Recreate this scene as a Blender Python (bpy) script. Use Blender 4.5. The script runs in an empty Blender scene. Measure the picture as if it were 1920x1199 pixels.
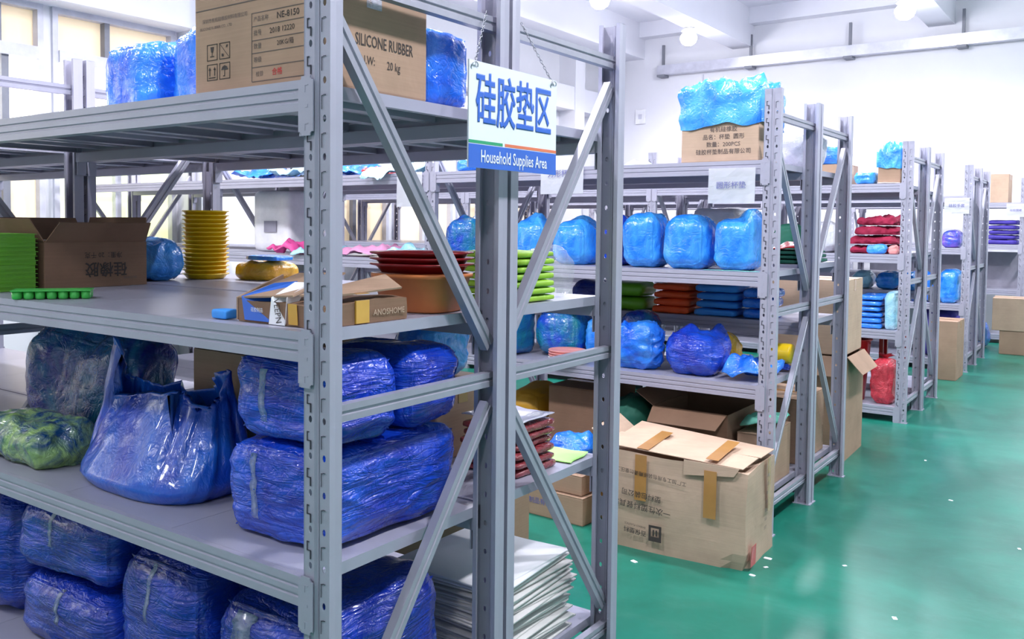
import bpy, bmesh, math, random
from mathutils import Vector, Matrix, noise

random.seed(7)
S = bpy.context.scene
COL = S.collection

# ------------------------------------------------------------------ camera, world, exposure
F, CX, CY = 1687.06, 846.54, 497.94
CAM = Vector((1.257, -1.260, 1.389))
yaw, pit, rol = math.radians(-37.23), math.radians(-2.60), math.radians(0.45)
FW = Vector((math.sin(yaw) * math.cos(pit), math.cos(yaw) * math.cos(pit), math.sin(pit)))
_r = FW.cross(Vector((0, 0, 1))).normalized()
_u = _r.cross(FW)
RT = math.cos(rol) * _r + math.sin(rol) * _u
UP = -math.sin(rol) * _r + math.cos(rol) * _u
cd = bpy.data.cameras.new('camera')
cam = bpy.data.objects.new('camera', cd)
COL.objects.link(cam)
cd.sensor_width = 36.0
cd.lens = F / 1920 * 36
cd.shift_x = (960 - CX) / 1920
cd.shift_y = -(599.5 - CY) / 1920
cd.clip_start = 0.05
cam.matrix_world = Matrix(((RT.x, UP.x, -FW.x, CAM.x), (RT.y, UP.y, -FW.y, CAM.y), (RT.z, UP.z, -FW.z, CAM.z), (0, 0, 0, 1)))
S.camera = cam

w = bpy.data.worlds.new('world')
S.world = w
w.use_nodes = True
w.node_tree.nodes['Background'].inputs[0].default_value = (0.80, 0.86, 1.0, 1)
w.node_tree.nodes['Background'].inputs[1].default_value = 1.0
S.view_settings.view_transform = 'Standard'
S.view_settings.look = 'None'
S.view_settings.gamma = 1.0
S.view_settings.use_curve_mapping = False
S.view_settings.exposure = 1.08
LAMP_W = 105.0
LAMP_COL = (0.93, 0.92, 1.0)
WINDOW_E = 1.6


def at(x, y, X=None, Y=None, Z=None):
    d = FW + RT * ((x - CX) / F) - UP * ((y - CY) / F)
    if X is not None:
        t = (X - CAM.x) / d.x
    elif Y is not None:
        t = (Y - CAM.y) / d.y
    else:
        t = (Z - CAM.z) / d.z
    return CAM + d * t


# ------------------------------------------------------------------ materials
def lin(c):
    return tuple((v / 255 / 12.92) if v / 255 <= 0.04045 else ((v / 255 + 0.055) / 1.055) ** 2.4 for v in c) + (1,)


class N:
    def __init__(s, name):
        s.m = bpy.data.materials.new(name)
        s.m.use_nodes = True
        s.t = s.m.node_tree
        s.b = s.t.nodes['Principled BSDF']

    def n(s, kind, **kw):
        x = s.t.nodes.new(kind)
        for k, v in kw.items():
            if isinstance(k, str) and hasattr(x, k):
                setattr(x, k, v)
        return x

    def l(s, a, b):
        s.t.links.new(a, b)

    def coords(s, scale=(1, 1, 1), kind='Object'):
        tc = s.n('ShaderNodeTexCoord')
        mp = s.n('ShaderNodeMapping')
        mp.inputs['Scale'].default_value = scale
        s.l(tc.outputs[kind], mp.inputs['Vector'])
        return mp.outputs[0]

    def noise(s, vec, scale, detail=4, rough=0.6, dist=0.0):
        x = s.n('ShaderNodeTexNoise')
        s.l(vec, x.inputs['Vector'])
        x.inputs['Scale'].default_value = scale
        x.inputs['Detail'].default_value = detail
        x.inputs['Roughness'].default_value = rough
        x.inputs['Distortion'].default_value = dist
        return x.outputs[0]

    def ramp(s, fac, stops):
        r = s.n('ShaderNodeValToRGB')
        e = r.color_ramp.elements
        e[0].position, e[0].color = stops[0]
        e[1].position, e[1].color = stops[-1]
        for p, c in stops[1:-1]:
            q = e.new(p)
            q.color = c
        s.l(fac, r.inputs[0])
        return r.outputs[0]

    def bump(s, h, strength, dist=0.01):
        b = s.n('ShaderNodeBump')
        b.inputs['Strength'].default_value = strength
        b.inputs['Distance'].default_value = dist
        s.l(h, b.inputs['Height'])
        s.l(b.outputs[0], s.b.inputs['Normal'])


def scl(c, k):
    return tuple(min(1, v * k) for v in c[:3]) + (1,)


def mat_plain(name, rgb, rough=0.5, metal=0.0, var=0.12, vscale=6.0, spec=0.5, coat=0.0, bump=0.0):
    c = lin(rgb)
    m = N(name)
    f = m.noise(m.coords(), vscale)
    m.l(m.ramp(f, [(0.3, scl(c, 1 - var)), (0.7, scl(c, 1 + var))]), m.b.inputs['Base Color'])
    m.b.inputs['Roughness'].default_value = rough
    m.b.inputs['Metallic'].default_value = metal
    m.b.inputs['Specular IOR Level'].default_value = spec
    m.b.inputs['Coat Weight'].default_value = coat
    if bump:
        m.bump(m.noise(m.coords(), 60), bump, 0.004)
    return m.m


def mat_plastic(name, rgb_a, rgb_b, rough=0.22, scale=3.0, wr=(5, 5, 16), strength=0.5, coat=0.4, sub=0.0):
    """thin plastic film: two tones in patches, wrinkles as fine relief, glossy"""
    m = N(name)
    v = m.coords()
    f = m.noise(v, scale, 3, 0.6, 0.8)
    m.l(m.ramp(f, [(0.36, lin(rgb_a)), (0.64, lin(rgb_b))]), m.b.inputs['Base Color'])
    def ridge(vec, sc, dist):
        h = m.noise(vec, sc, 3, 0.55, dist)
        a = m.n('ShaderNodeMath', operation='SUBTRACT')
        m.l(h, a.inputs[0])
        a.inputs[1].default_value = 0.5
        b = m.n('ShaderNodeMath', operation='ABSOLUTE')
        m.l(a.outputs[0], b.inputs[0])
        c = m.n('ShaderNodeMath', operation='POWER')
        m.l(b.outputs[0], c.inputs[0])
        c.inputs[1].default_value = 0.6
        return c.outputs[0]
    ad = m.n('ShaderNodeMath', operation='MULTIPLY_ADD')
    m.l(ridge(m.coords((9, 9, 9)), 1.5, 1.8), ad.inputs[0])
    ad.inputs[1].default_value = 0.8
    m.l(ridge(m.coords(wr), 2.4, 1.2), ad.inputs[2])
    m.bump(ad.outputs[0], strength, 0.012)
    m.b.inputs['Roughness'].default_value = rough
    m.b.inputs['Coat Weight'].default_value = coat
    m.b.inputs['Coat Roughness'].default_value = 0.08
    m.b.inputs['Specular IOR Level'].default_value = 0.6
    return m.m


def mat_clear(name, rgb, alpha, rough=0.15):
    m = N(name)
    m.b.inputs['Base Color'].default_value = lin(rgb)
    m.b.inputs['Roughness'].default_value = rough
    m.b.inputs['Coat Weight'].default_value = 0.5
    f = m.noise(m.coords((8, 8, 8)), 4, 4, 0.6, 1.0)
    r = m.ramp(f, [(0.3, (alpha * 0.5,) * 3 + (1,)), (0.7, (min(1, alpha * 1.5),) * 3 + (1,))])
    m.l(r, m.b.inputs['Alpha'])
    m.bump(m.noise(m.coords((5, 5, 14)), 4, 5, 0.6, 1.5), 0.6, 0.01)
    return m.m


def mat_emit(name, rgb, strength, base=None):
    m = N(name)
    m.b.inputs['Base Color'].default_value = lin(base or rgb)
    m.b.inputs['Emission Color'].default_value = lin(rgb)
    m.b.inputs['Emission Strength'].default_value = strength
    m.b.inputs['Roughness'].default_value = 0.6
    return m.m


def mat_floor():
    m = N('green_epoxy')
    v = m.coords()
    f = m.noise(v, 1.1, 6, 0.65, 0.5)
    c1 = m.ramp(f, [(0.35, lin((8, 98, 80))), (0.65, lin((28, 128, 108)))])
    sc = m.noise(m.coords((1.0, 2.2, 1)), 2.6, 8, 0.8, 0.2)
    sf = m.ramp(sc, [(0.50, (0, 0, 0, 1)), (0.95, (0.30, 0.30, 0.30, 1))])
    mx = m.n('ShaderNodeMix', data_type='RGBA')
    m.l(sf, mx.inputs[0])
    m.l(c1, mx.inputs[6])
    mx.inputs[7].default_value = lin((120, 160, 150))
    m.l(mx.outputs[2], m.b.inputs['Base Color'])
    rr = m.ramp(m.noise(v, 2.2, 5), [(0.2, (0.26, 0.26, 0.26, 1)), (0.85, (0.38, 0.38, 0.38, 1))])
    m.l(rr, m.b.inputs['Roughness'])
    m.b.inputs['Specular IOR Level'].default_value = 0.5
    m.bump(m.noise(v, 3, 2), 0.03, 0.01)
    return m.m


def mat_card(name, rgb):
    c = lin(rgb)
    m = N(name)
    f = m.noise(m.coords((1, 1, 1)), 5, 4)
    g = m.noise(m.coords((1, 1, 60)), 4, 2)
    a = m.ramp(f, [(0.3, scl(c, 0.88)), (0.7, scl(c, 1.08))])
    b = m.ramp(g, [(0.35, (0.93, 0.93, 0.93, 1)), (0.65, (1, 1, 1, 1))])
    mx = m.n('ShaderNodeMix', data_type='RGBA', blend_type='MULTIPLY')
    mx.inputs[0].default_value = 1
    m.l(a, mx.inputs[6])
    m.l(b, mx.inputs[7])
    m.l(mx.outputs[2], m.b.inputs['Base Color'])
    m.b.inputs['Roughness'].default_value = 0.75
    m.b.inputs['Specular IOR Level'].default_value = 0.25
    m.bump(m.noise(m.coords(), 14, 3), 0.15, 0.01)
    return m.m


M = {}
M['steel'] = mat_plain('grey_painted_steel', (170, 168, 185), 0.42, 0.1, 0.05, 5)
M['galv'] = mat_plain('brace_steel', (162, 161, 175), 0.40, 0.2, 0.08, 9)
M['slot'] = mat_plain('slot_dark', (58, 58, 70), 0.8)
M['deck'] = mat_plain('shelf_panel_grey', (170, 169, 186), 0.34, 0.1, 0.06, 3)
M['wall'] = mat_plain('white_wall', (226, 226, 232), 0.85, 0, 0.03, 1.2)
M['ceil'] = mat_plain('white_ceiling', (224, 224, 232), 0.9, 0, 0.03, 1.0)
M['floor'] = mat_floor()
M['frame'] = mat_plain('window_frame', (196, 196, 208), 0.5)
M['mull'] = mat_plain('grey_mullion', (120, 122, 132), 0.5)
M['blind'] = mat_emit('cream_blind', (255, 232, 196), 0.14, (236, 216, 184))  # weak glow stands in for daylight coming through the blind
M['pane'] = mat_emit('bright_pane', (255, 250, 240), WINDOW_E)
M['greenpane'] = mat_emit('garden_pane', (226, 232, 180), 0.5)
M['bulb'] = mat_emit('lamp_bulb', (245, 247, 255), 42.0)
M['white'] = mat_plain('white_plastic', (232, 232, 236), 0.4, coat=0.2)
M['chain'] = mat_plain('chain_metal', (170, 170, 178), 0.3, 0.8)
M['signw'] = mat_plain('sign_white', (232, 236, 246), 0.35, coat=0.3, var=0.02)
M['signb'] = mat_plain('sign_blue', (44, 102, 204), 0.35, coat=0.3, var=0.04)
M['signg'] = mat_plain('sign_green', (40, 160, 110), 0.4, var=0.03)
M['signo'] = mat_plain('sign_orange', (226, 120, 80), 0.4, var=0.03)
M['ink'] = mat_plain('dark_ink', (62, 54, 52), 0.8, var=0.1)
M['inkf'] = mat_plain('faded_ink', (104, 92, 88), 0.8, var=0.1)
M['inkb'] = mat_plain('blue_ink', (110, 110, 170), 0.8)
M['red_ink'] = mat_plain('red_ink', (200, 60, 60), 0.8)
M['card'] = mat_card('cardboard', (174, 144, 122))
M['card2'] = mat_card('cardboard_pale', (196, 168, 146))
M['card3'] = mat_card('cardboard_brown', (136, 106, 86))
M['tape'] = mat_plain('brown_tape', (176, 128, 72), 0.25, coat=0.5)
M['tapey'] = mat_plain('yellow_tape', (206, 158, 60), 0.25, coat=0.5)
M['tapec'] = mat_clear('clear_tape', (225, 228, 245), 0.45)
M['blue'] = mat_plastic('blue_film', (10, 42, 176), (30, 92, 226), 0.24, 3.0, (2, 2, 15), 0.75)
M['blued'] = mat_plastic('deep_blue_film', (10, 34, 142), (24, 66, 194), 0.28, 3.0, (2, 2, 15), 0.75)
M['bluel'] = mat_plastic('light_blue_film', (26, 126, 240), (84, 184, 250), 0.2, 4.0, (7, 7, 6), 0.4)
M['bluem'] = mat_plastic('mid_blue_film', (20, 98, 230), (60, 156, 250), 0.2, 3.6, (6, 6, 10), 0.45)
M['tealb'] = mat_plastic('teal_blue_film', (16, 70, 196), (40, 150, 150), 0.22, 4.0, (6, 6, 10), 0.55)
M['teald'] = mat_plastic('dark_teal_film', (8, 26, 132), (22, 112, 150), 0.25, 5.0, (6, 6, 8), 0.45)
M['greenb'] = mat_plastic('green_mixed_film', (24, 70, 120), (150, 186, 110), 0.25, 14.0, (9, 9, 9), 0.6)
M['cyan'] = mat_plastic('cyan_film', (150, 214, 238), (206, 238, 246), 0.25, 4, (6, 6, 6), 0.5)
M['whitef'] = mat_plastic('white_film', (214, 214, 224), (242, 242, 248), 0.3, 3, (6, 6, 8), 0.35)
M['whitep'] = mat_plastic('white_purple_film', (226, 218, 240), (248, 246, 252), 0.35, 5, (3, 3, 14), 0.35)
M['clear'] = mat_clear('clear_film', (236, 238, 246), 0.20)
M['lime'] = mat_plain('lime_plastic', (104, 176, 34), 0.4, coat=0.2)
M['lime2'] = mat_plain('lime_cloth', (150, 196, 50), 0.5)
M['limes'] = mat_plain('lime_sheet', (176, 240, 130), 0.5)
M['green'] = mat_plain('bright_green_silicone', (70, 190, 80), 0.4, coat=0.2)
M['dkgreen'] = mat_plain('dark_green_cloth', (20, 92, 74), 0.7)
M['yellow'] = mat_plain('yellow_plastic', (248, 206, 20), 0.3, coat=0.4, var=0.06)
M['yel2'] = mat_plastic('amber_film', (226, 160, 20), (244, 200, 60), 0.2, 5, (8, 8, 8), 0.5)
M['mustard'] = mat_plain('mustard_plastic', (190, 140, 20), 0.5)
M['orange'] = mat_plain('orange_plastic', (222, 130, 72), 0.45, coat=0.2)
M['orange2'] = mat_plain('orange_cloth', (244, 92, 40), 0.6)
M['red'] = mat_plain('red_plastic', (198, 34, 38), 0.35, coat=0.3)
M['dred'] = mat_plain('dark_red_plastic', (150, 22, 30), 0.3, coat=0.4)
M['redf'] = mat_plastic('red_film', (186, 30, 52), (226, 70, 86), 0.3, 12, (9, 9, 14), 0.6)
M['maroon'] = mat_plastic('maroon_film', (120, 34, 42), (168, 76, 84), 0.25, 6, (5, 5, 18), 0.5)
M['crims'] = mat_plain('crimson_cloth', (156, 28, 66), 0.8, bump=0.3)
M['purple'] = mat_plain('purple_cloth', (62, 48, 150), 0.7, bump=0.3)
M['purplef'] = mat_plastic('violet_film', (40, 90, 200), (130, 84, 200), 0.25, 5, (6, 6, 6), 0.4)
M['pink'] = mat_plain('pink_cloth', (232, 160, 200), 0.6)
M['mag'] = mat_plain('magenta_mat', (222, 80, 150), 0.5)
M['salm'] = mat_plain('salmon_plastic', (226, 150, 146), 0.45)
M['skyc'] = mat_plain('sky_blue_cloth', (60, 150, 236), 0.6)
M['mint'] = mat_plain('mint_sheet', (120, 206, 184), 0.6)
M['paper'] = mat_plain('white_paper', (246, 246, 250), 0.75, var=0.02)
M['paperg'] = mat_plain('grey_white_board', (214, 212, 210), 0.75, var=0.05)
M['lila'] = mat_plain('lilac_cloth', (186, 182, 214), 0.7)
M['dark'] = mat_plain('dark_panel', (52, 56, 58), 0.7)
M['grey'] = mat_plain('grey_board', (148, 146, 160), 0.8)
M['tray'] = mat_plain('cable_tray_metal', (206, 206, 216), 0.30, 0.6)


# ------------------------------------------------------------------ object helpers
def tag(o, label=None, cat=None, group=None, kind=None):
    if label: o['label'] = label
    if cat: o['category'] = cat
    if group: o['group'] = group
    if kind: o['kind'] = kind
    return o


def mesh_of(bm, name, smooth=False):
    bm.normal_update()
    me = bpy.data.meshes.new(name)
    bm.to_mesh(me)
    bm.free()
    if smooth:
        for p in me.polygons: p.use_smooth = True
    return me


def link(name, me, mat, parent=None, loc=None, rot=None):
    if mat:
        if not me.materials: me.materials.append(M[mat])
        elif me.materials[0] != M[mat]:
            me = me.copy()
            me.materials[0] = M[mat]
    o = bpy.data.objects.new(name, me)
    COL.objects.link(o)
    if parent: o.parent = parent
    if loc is not None: o.location = loc
    if rot is not None: o.rotation_euler = rot
    return o


def empty(name, loc=(0, 0, 0), rz=0):
    o = bpy.data.objects.new(name, None)
    o.empty_display_size = 0.05
    COL.objects.link(o)
    o.location = loc
    o.rotation_euler = (0, 0, rz)
    return o


def bbox(bm, x0, x1, y0, y1, z0, z1, mi=0):
    v = [bm.verts.new(p) for p in ((x0, y0, z0), (x1, y0, z0), (x1, y1, z0), (x0, y1, z0), (x0, y0, z1), (x1, y0, z1), (x1, y1, z1), (x0, y1, z1))]
    for f in ((0, 3, 2, 1), (4, 5, 6, 7), (0, 1, 5, 4), (1, 2, 6, 5), (2, 3, 7, 6), (3, 0, 4, 7)):
        bm.faces.new([v[i] for i in f]).material_index = mi
    return v


def box_mesh(x0, x1, y0, y1, z0, z1, bev=0.0, name='box'):
    bm = bmesh.new()
    bbox(bm, x0, x1, y0, y1, z0, z1)
    if bev:
        bmesh.ops.bevel(bm, geom=list(bm.edges), offset=bev, segments=2, affect='EDGES', profile=0.6)
    return mesh_of(bm, name)


def extr(profile, axis, a, b, name='extr'):
    """closed 2D profile swept along one axis"""
    bm = bmesh.new()
    def P(p, t):
        return {'x': (t, p[0], p[1]), 'y': (p[0], t, p[1]), 'z': (p[0], p[1], t)}[axis]
    va = [bm.verts.new(P(p, a)) for p in profile]
    vb = [bm.verts.new(P(p, b)) for p in profile]
    n = len(profile)
    for i in range(n):
        bm.faces.new((va[i], va[(i + 1) % n], vb[(i + 1) % n], vb[i]))
    bm.faces.new(va[::-1])
    bm.faces.new(vb)
    bmesh.ops.recalc_face_normals(bm, faces=bm.faces)
    return mesh_of(bm, name)


def tube_mesh(pts, r, seg=8, name='tube', closed=False):
    bm = bmesh.new()
    rings = []
    n = len(pts)
    pts = [Vector(p) for p in pts]
    for i, p in enumerate(pts):
        t = (pts[min(i + 1, n - 1)] - pts[max(i - 1, 0)]).normalized()
        a = t.cross(Vector((0, 0, 1)))
        if a.length < 1e-3: a = t.cross(Vector((1, 0, 0)))
        a.normalize()
        b = t.cross(a)
        rings.append([bm.verts.new(p + r * (math.cos(k * 2 * math.pi / seg) * a + math.sin(k * 2 * math.pi / seg) * b)) for k in range(seg)])
    for i in range(n - 1):
        for k in range(seg):
            bm.faces.new((rings[i][k], rings[i][(k + 1) % seg], rings[i + 1][(k + 1) % seg], rings[i + 1][k]))
    bm.faces.new(rings[0][::-1])
    bm.faces.new(rings[-1])
    bmesh.ops.recalc_face_normals(bm, faces=bm.faces)
    return mesh_of(bm, name, True)


def lathe_mesh(prof, seg=28, name='lathe', sq=None):
    """prof: list of (r, z); sq: (sx, sy) scale and superellipse power"""
    bm = bmesh.new()
    rings = []
    for r, z in prof:
        ring = []
        for k in range(seg):
            a = 2 * math.pi * k / seg
            c, s = math.cos(a), math.sin(a)
            if sq:
                e = sq[2]
                c = math.copysign(abs(c) ** e, c) * sq[0]
                s = math.copysign(abs(s) ** e, s) * sq[1]
            ring.append(bm.verts.new((r * c, r * s, z)))
        rings.append(ring)
    for i in range(len(rings) - 1):
        for k in range(seg):
            bm.faces.new((rings[i][k], rings[i][(k + 1) % seg], rings[i + 1][(k + 1) % seg], rings[i + 1][k]))
    bmesh.ops.remove_doubles(bm, verts=bm.verts, dist=1e-5)
    bmesh.ops.recalc_face_normals(bm, faces=bm.faces)
    return mesh_of(bm, name, True)


_tc = {}
def text_obj(body, size, mat, parent, mw, name='printed_text', bold=0.0, xs=1.0, align='CENTER', flip=False):
    """flat print: mw maps (text x, text y, out) into parent space"""
    cu = bpy.data.curves.new('txt', 'FONT')
    cu.body = body
    cu.size = size
    cu.align_x = align
    cu.align_y = 'CENTER'
    cu.bevel_depth = max(0.0, bold) * size
    cu.bevel_resolution = 0
    cu.resolution_u = 2
    tmp = bpy.data.objects.new('tmp', cu)
    COL.objects.link(tmp)
    dg = bpy.context.evaluated_depsgraph_get()
    me = bpy.data.meshes.new_from_object(tmp.evaluated_get(dg))
    bpy.data.objects.remove(tmp)
    bpy.data.curves.remove(cu)
    rot = Matrix.Rotation(math.pi, 4, 'Z') if flip else Matrix.Identity(4)
    me.transform(mw @ rot @ Matrix.Diagonal((xs, 1, 0.03, 1)))
    me.materials.clear()
    o = link(name, me, mat, parent)
    return o


def face_y(x, y, z, out=0.0008):       # print on a face that looks to -Y
    return Matrix(((1, 0, 0, x), (0, 0, -1, y - out), (0, 1, 0, z), (0, 0, 0, 1)))


def face_x(x, y, z, out=0.0008):       # print on a face that looks to +X
    return Matrix(((0, 0, 1, x + out), (1, 0, 0, y), (0, 1, 0, z), (0, 0, 0, 1)))


def nz(x, y, z, s=0.0):
    return noise.noise(Vector((x + s * 7.13, y - s * 3.7, z + s * 1.9)))


def rbox(dims, r=0.3, n=22, seed=0, lump=0.02, wr=0.006, wdir=(5, 5, 22), bulge=0.06, taper=0.0, ears=0.0, name='bundle'):
    """a soft, wrinkled, rounded block standing on z=0, centred in x,y"""
    sx, sy, sz = (d / 2 for d in dims)
    rr = min(sx, sy, sz) * 2 * r
    bm = bmesh.new()
    ns = {}
    faces = []
    def vert(i, j, k):
        if (i, j, k) in ns: return ns[(i, j, k)]
        p = Vector((2 * i / n - 1, 2 * j / n - 1, 2 * k / n - 1))
        q = Vector((p.x * sx, p.y * sy, p.z * sz))
        inner = Vector((max(-sx + rr, min(sx - rr, q.x)), max(-sy + rr, min(sy - rr, q.y)), max(-sz + rr, min(sz - rr, q.z))))
        d = q - inner
        nrm = d.normalized() if d.length > 1e-9 else Vector((0, 0, 1))
        o = inner + nrm * rr
        u = (1 - p.x * p.x) if abs(p.x) < 1 else 1
        v = (1 - p.y * p.y) if abs(p.y) < 1 else 1
        wv = (1 - p.z * p.z) if abs(p.z) < 1 else 1
        o += nrm * (bulge * min(sx, sy, sz) * (u * v * wv - 0.6))
        a = nz(o.x * 4, o.y * 4, o.z * 4, seed) * lump
        wx = nz(o.x * 6, o.y * 6, o.z * 6, seed + 3) * 0.5
        g = nz(o.x * wdir[0] + wx, o.y * wdir[1], o.z * wdir[2] + wx * 3, seed + 5)
        g2 = nz(o.x * wdir[0] * 2.3, o.y * wdir[1] * 2.3 + wx, o.z * wdir[2] * 2.1, seed + 9)
        o += nrm * (a + wr * (1 - 2.4 * abs(g)) + wr * 0.5 * (1 - 2.4 * abs(g2)))
        if taper:
            kz = 1 - taper * (o.z / sz * 0.5 + 0.5) ** 2
            o.x *= kz
            o.y *= kz
        if ears and o.z > 0:
            o.z += ears * max(0, nz(o.x * 9, o.y * 9, 0, seed + 20)) * (o.z / sz)
        z = max(0.0, o.z + sz)
        ns[(i, j, k)] = bm.verts.new((o.x, o.y, z))
        return ns[(i, j, k)]
    for a in range(n):
        for b in range(n):
            for q in ((0,), (n,)):
                c = q[0]
                for t in range(3):
                    def idx(x, y):
                        return ((c, x, y), (y, c, x), (x, y, c))[t]
                    f = [vert(*idx(a, b)), vert(*idx(a + 1, b)), vert(*idx(a + 1, b + 1)), vert(*idx(a, b + 1))]
                    faces.append(bm.faces.new(f))
    lo = [min(v.co[i] for v in bm.verts) for i in range(3)]
    hi = [max(v.co[i] for v in bm.verts) for i in range(3)]
    for v in bm.verts:
        for i in range(3):
            v.co[i] = (v.co[i] - lo[i]) / (hi[i] - lo[i]) * dims[i] - (dims[i] / 2 if i < 2 else 0)
    bmesh.ops.recalc_face_normals(bm, faces=faces)
    return mesh_of(bm, name, True)


def bundle(name, label, cat, x0, x1, y0, y1, z0, z1, mat, seed=0, rz=0.0, group=None, **kw):
    me = rbox((x1 - x0, y1 - y0, z1 - z0), seed=seed, name=name, **kw)
    o = link(name, me, mat, None, ((x0 + x1) / 2, (y0 + y1) / 2, z0), (0, 0, rz))
    return tag(o, label, cat, group)


def knot(parent, x, y, z, size, mat, seed):
    """gathered and tied mouth of a bag: a fan of pleats above a neck"""
    bm = bmesh.new()
    nseg, rings = 22, []
    for t, r in ((0, 1.0), (0.25, 0.45), (0.4, 0.22), (0.55, 0.3), (0.8, 0.62), (1.0, 0.85)):
        ring = []
        for k in range(nseg):
            a = 2 * math.pi * k / nseg
            rad = r * (1 + (0.28 * math.sin(a * 7 + seed) + 0.3 * nz(math.cos(a) * 2, math.sin(a) * 2, t, seed)) * (0.3 + t))
            ring.append(bm.verts.new((rad * math.cos(a) * size, rad * math.sin(a) * size * 0.6, t * size * 1.1 * (1 + 0.25 * nz(a, t, 0, seed)))))
        rings.append(ring)
    for i in range(len(rings) - 1):
        for k in range(nseg):
            bm.faces.new((rings[i][k], rings[i][(k + 1) % nseg], rings[i + 1][(k + 1) % nseg], rings[i + 1][k]))
    bmesh.ops.recalc_face_normals(bm, faces=bm.faces)
    return link('tied_mouth', mesh_of(bm, 'tied_mouth', True), mat, parent, (x, y, z))


def sheet(name, label, cat, x0, x1, y0, y1, z, mat, seed=0, amp=0.015, thick=0.004, n=16, group=None, droop=0.0, rz=0.0, edge=0.12, drop_y=None):
    """loose cloth or film lying on a shelf; with droop the front edge hangs down"""
    cx, cy = (x0 + x1) / 2, (y0 + y1) / 2
    bm = bmesh.new()
    g = []
    for j in range(n + 1):
        row = []
        for i in range(n + 1):
            u, v = i / n * 2 - 1, j / n * 2 - 1
            x = u * (x1 - x0) / 2 * (1 + edge * nz(v * 2, 1, 0, seed))
            y = v * (y1 - y0) / 2 * (1 + edge * nz(u * 2, 2, 0, seed + 4))
            h = amp * (0.55 + 0.9 * nz(x * 9, y * 9, 0, seed) + 0.5 * nz(x * 22, y * 22, 1, seed))
            h = max(0.0, h) * (1 - max(abs(u), abs(v)) ** 6 * 0.5)
            if droop and cy + y < drop_y:
                h -= min(droop, (drop_y - cy - y) * 1.0) * (0.7 + 0.5 * nz(u * 3, 0, 0, seed + 7)) + 0.0
            row.append(bm.verts.new((x, y, h + thick)))
        g.append(row)
    fs = [bm.faces.new((g[j][i], g[j][i + 1], g[j + 1][i + 1], g[j + 1][i])) for j in range(n) for i in range(n)]
    bmesh.ops.recalc_face_normals(bm, faces=fs)
    bmesh.ops.solidify(bm, geom=fs, thickness=thick * 0.9)
    o = link(name, mesh_of(bm, name, True), mat, None, (cx, cy, z + 0.001), (0, 0, rz))
    return tag(o, label, cat, group)


def folded(name, label, cat, x0, x1, y0, y1, z0, z1, n, mat, group, seed=0, wave=0.006):
    """a stack of folded pieces, each its own thing"""
    h = (z1 - z0) / n
    for k in range(n):
        me = rbox((x1 - x0, y1 - y0, h * 0.98), r=0.45, n=10, seed=seed + k, lump=wave, wr=wave * 0.4, wdir=(12, 12, 4), bulge=0.0, name=name)
        o = link(name, me, mat, None, ((x0 + x1) / 2 + random.uniform(-.008, .008), (y0 + y1) / 2 + random.uniform(-.008, .008), z0 + k * h), (0, 0, random.uniform(-.06, .06)))
        tag(o, label, cat, group)


def carton(label, x0, x1, y0, y1, z0, z1, mat='card', rz=0.0, tape='tape', group=None, seam='x', tapes=True, dent=0.0, seed=0, name='cardboard_box'):
    """closed carton: body, four top flaps meeting in a seam, tape over the seam and down the sides"""
    W, D, H = x1 - x0, y1 - y0, z1 - z0
    root = empty(name, ((x0 + x1) / 2, (y0 + y1) / 2, z0), rz)
    tag(root, label, 'box', group)
    t = 0.004
    bm = bmesh.new()
    v = bbox(bm, -W / 2, W / 2, -D / 2, D / 2, 0, H - t)
    bmesh.ops.bevel(bm, geom=list(bm.edges), offset=0.005, segments=2, affect='EDGES', profile=0.6)
    if dent:
        bmesh.ops.subdivide_edges(bm, edges=list(bm.edges), cuts=7, use_grid_fill=True)
        for q in bm.verts:
            d = dent * nz(q.co.x * 4, q.co.y * 4, q.co.z * 4, seed)
            q.co += Vector((q.co.x / W, q.co.y / D, 0)) * d * 2
            q.co.z = max(0, q.co.z + (d * 0.4 if q.co.z > 0.02 else 0))
    link('carton_body', mesh_of(bm, 'carton_body'), mat, root)
    if seam == 'x':
        fl = [(-W / 2, W / 2, -D / 2, -0.002), (-W / 2, W / 2, 0.002, D / 2)]
    else:
        fl = [(-W / 2, -0.002, -D / 2, D / 2), (0.002, W / 2, -D / 2, D / 2)]
    for f in fl:
        link('top_flap', box_mesh(f[0], f[1], f[2], f[3], H - t, H, 0.0012), mat, root)
    if tapes:
        tw = 0.024
        if seam == 'x':
            link('packing_tape', box_mesh(-W / 2 - 0.001, W / 2 + 0.001, -tw, tw, H, H + 0.0008), tape, root)
            link('packing_tape', box_mesh(W / 2 + 0.0004, W / 2 + 0.0014, -tw, tw, H - 0.07, H + 0.0006), tape, root)
        else:
            link('packing_tape', box_mesh(-tw, tw, -D / 2 - 0.001, D / 2 + 0.001, H, H + 0.0008), tape, root)
            link('packing_tape', box_mesh(-tw, tw, -D / 2 - 0.0016, -D / 2 - 0.0004, H - 0.07, H + 0.0006), tape, root)
    return root


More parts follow.
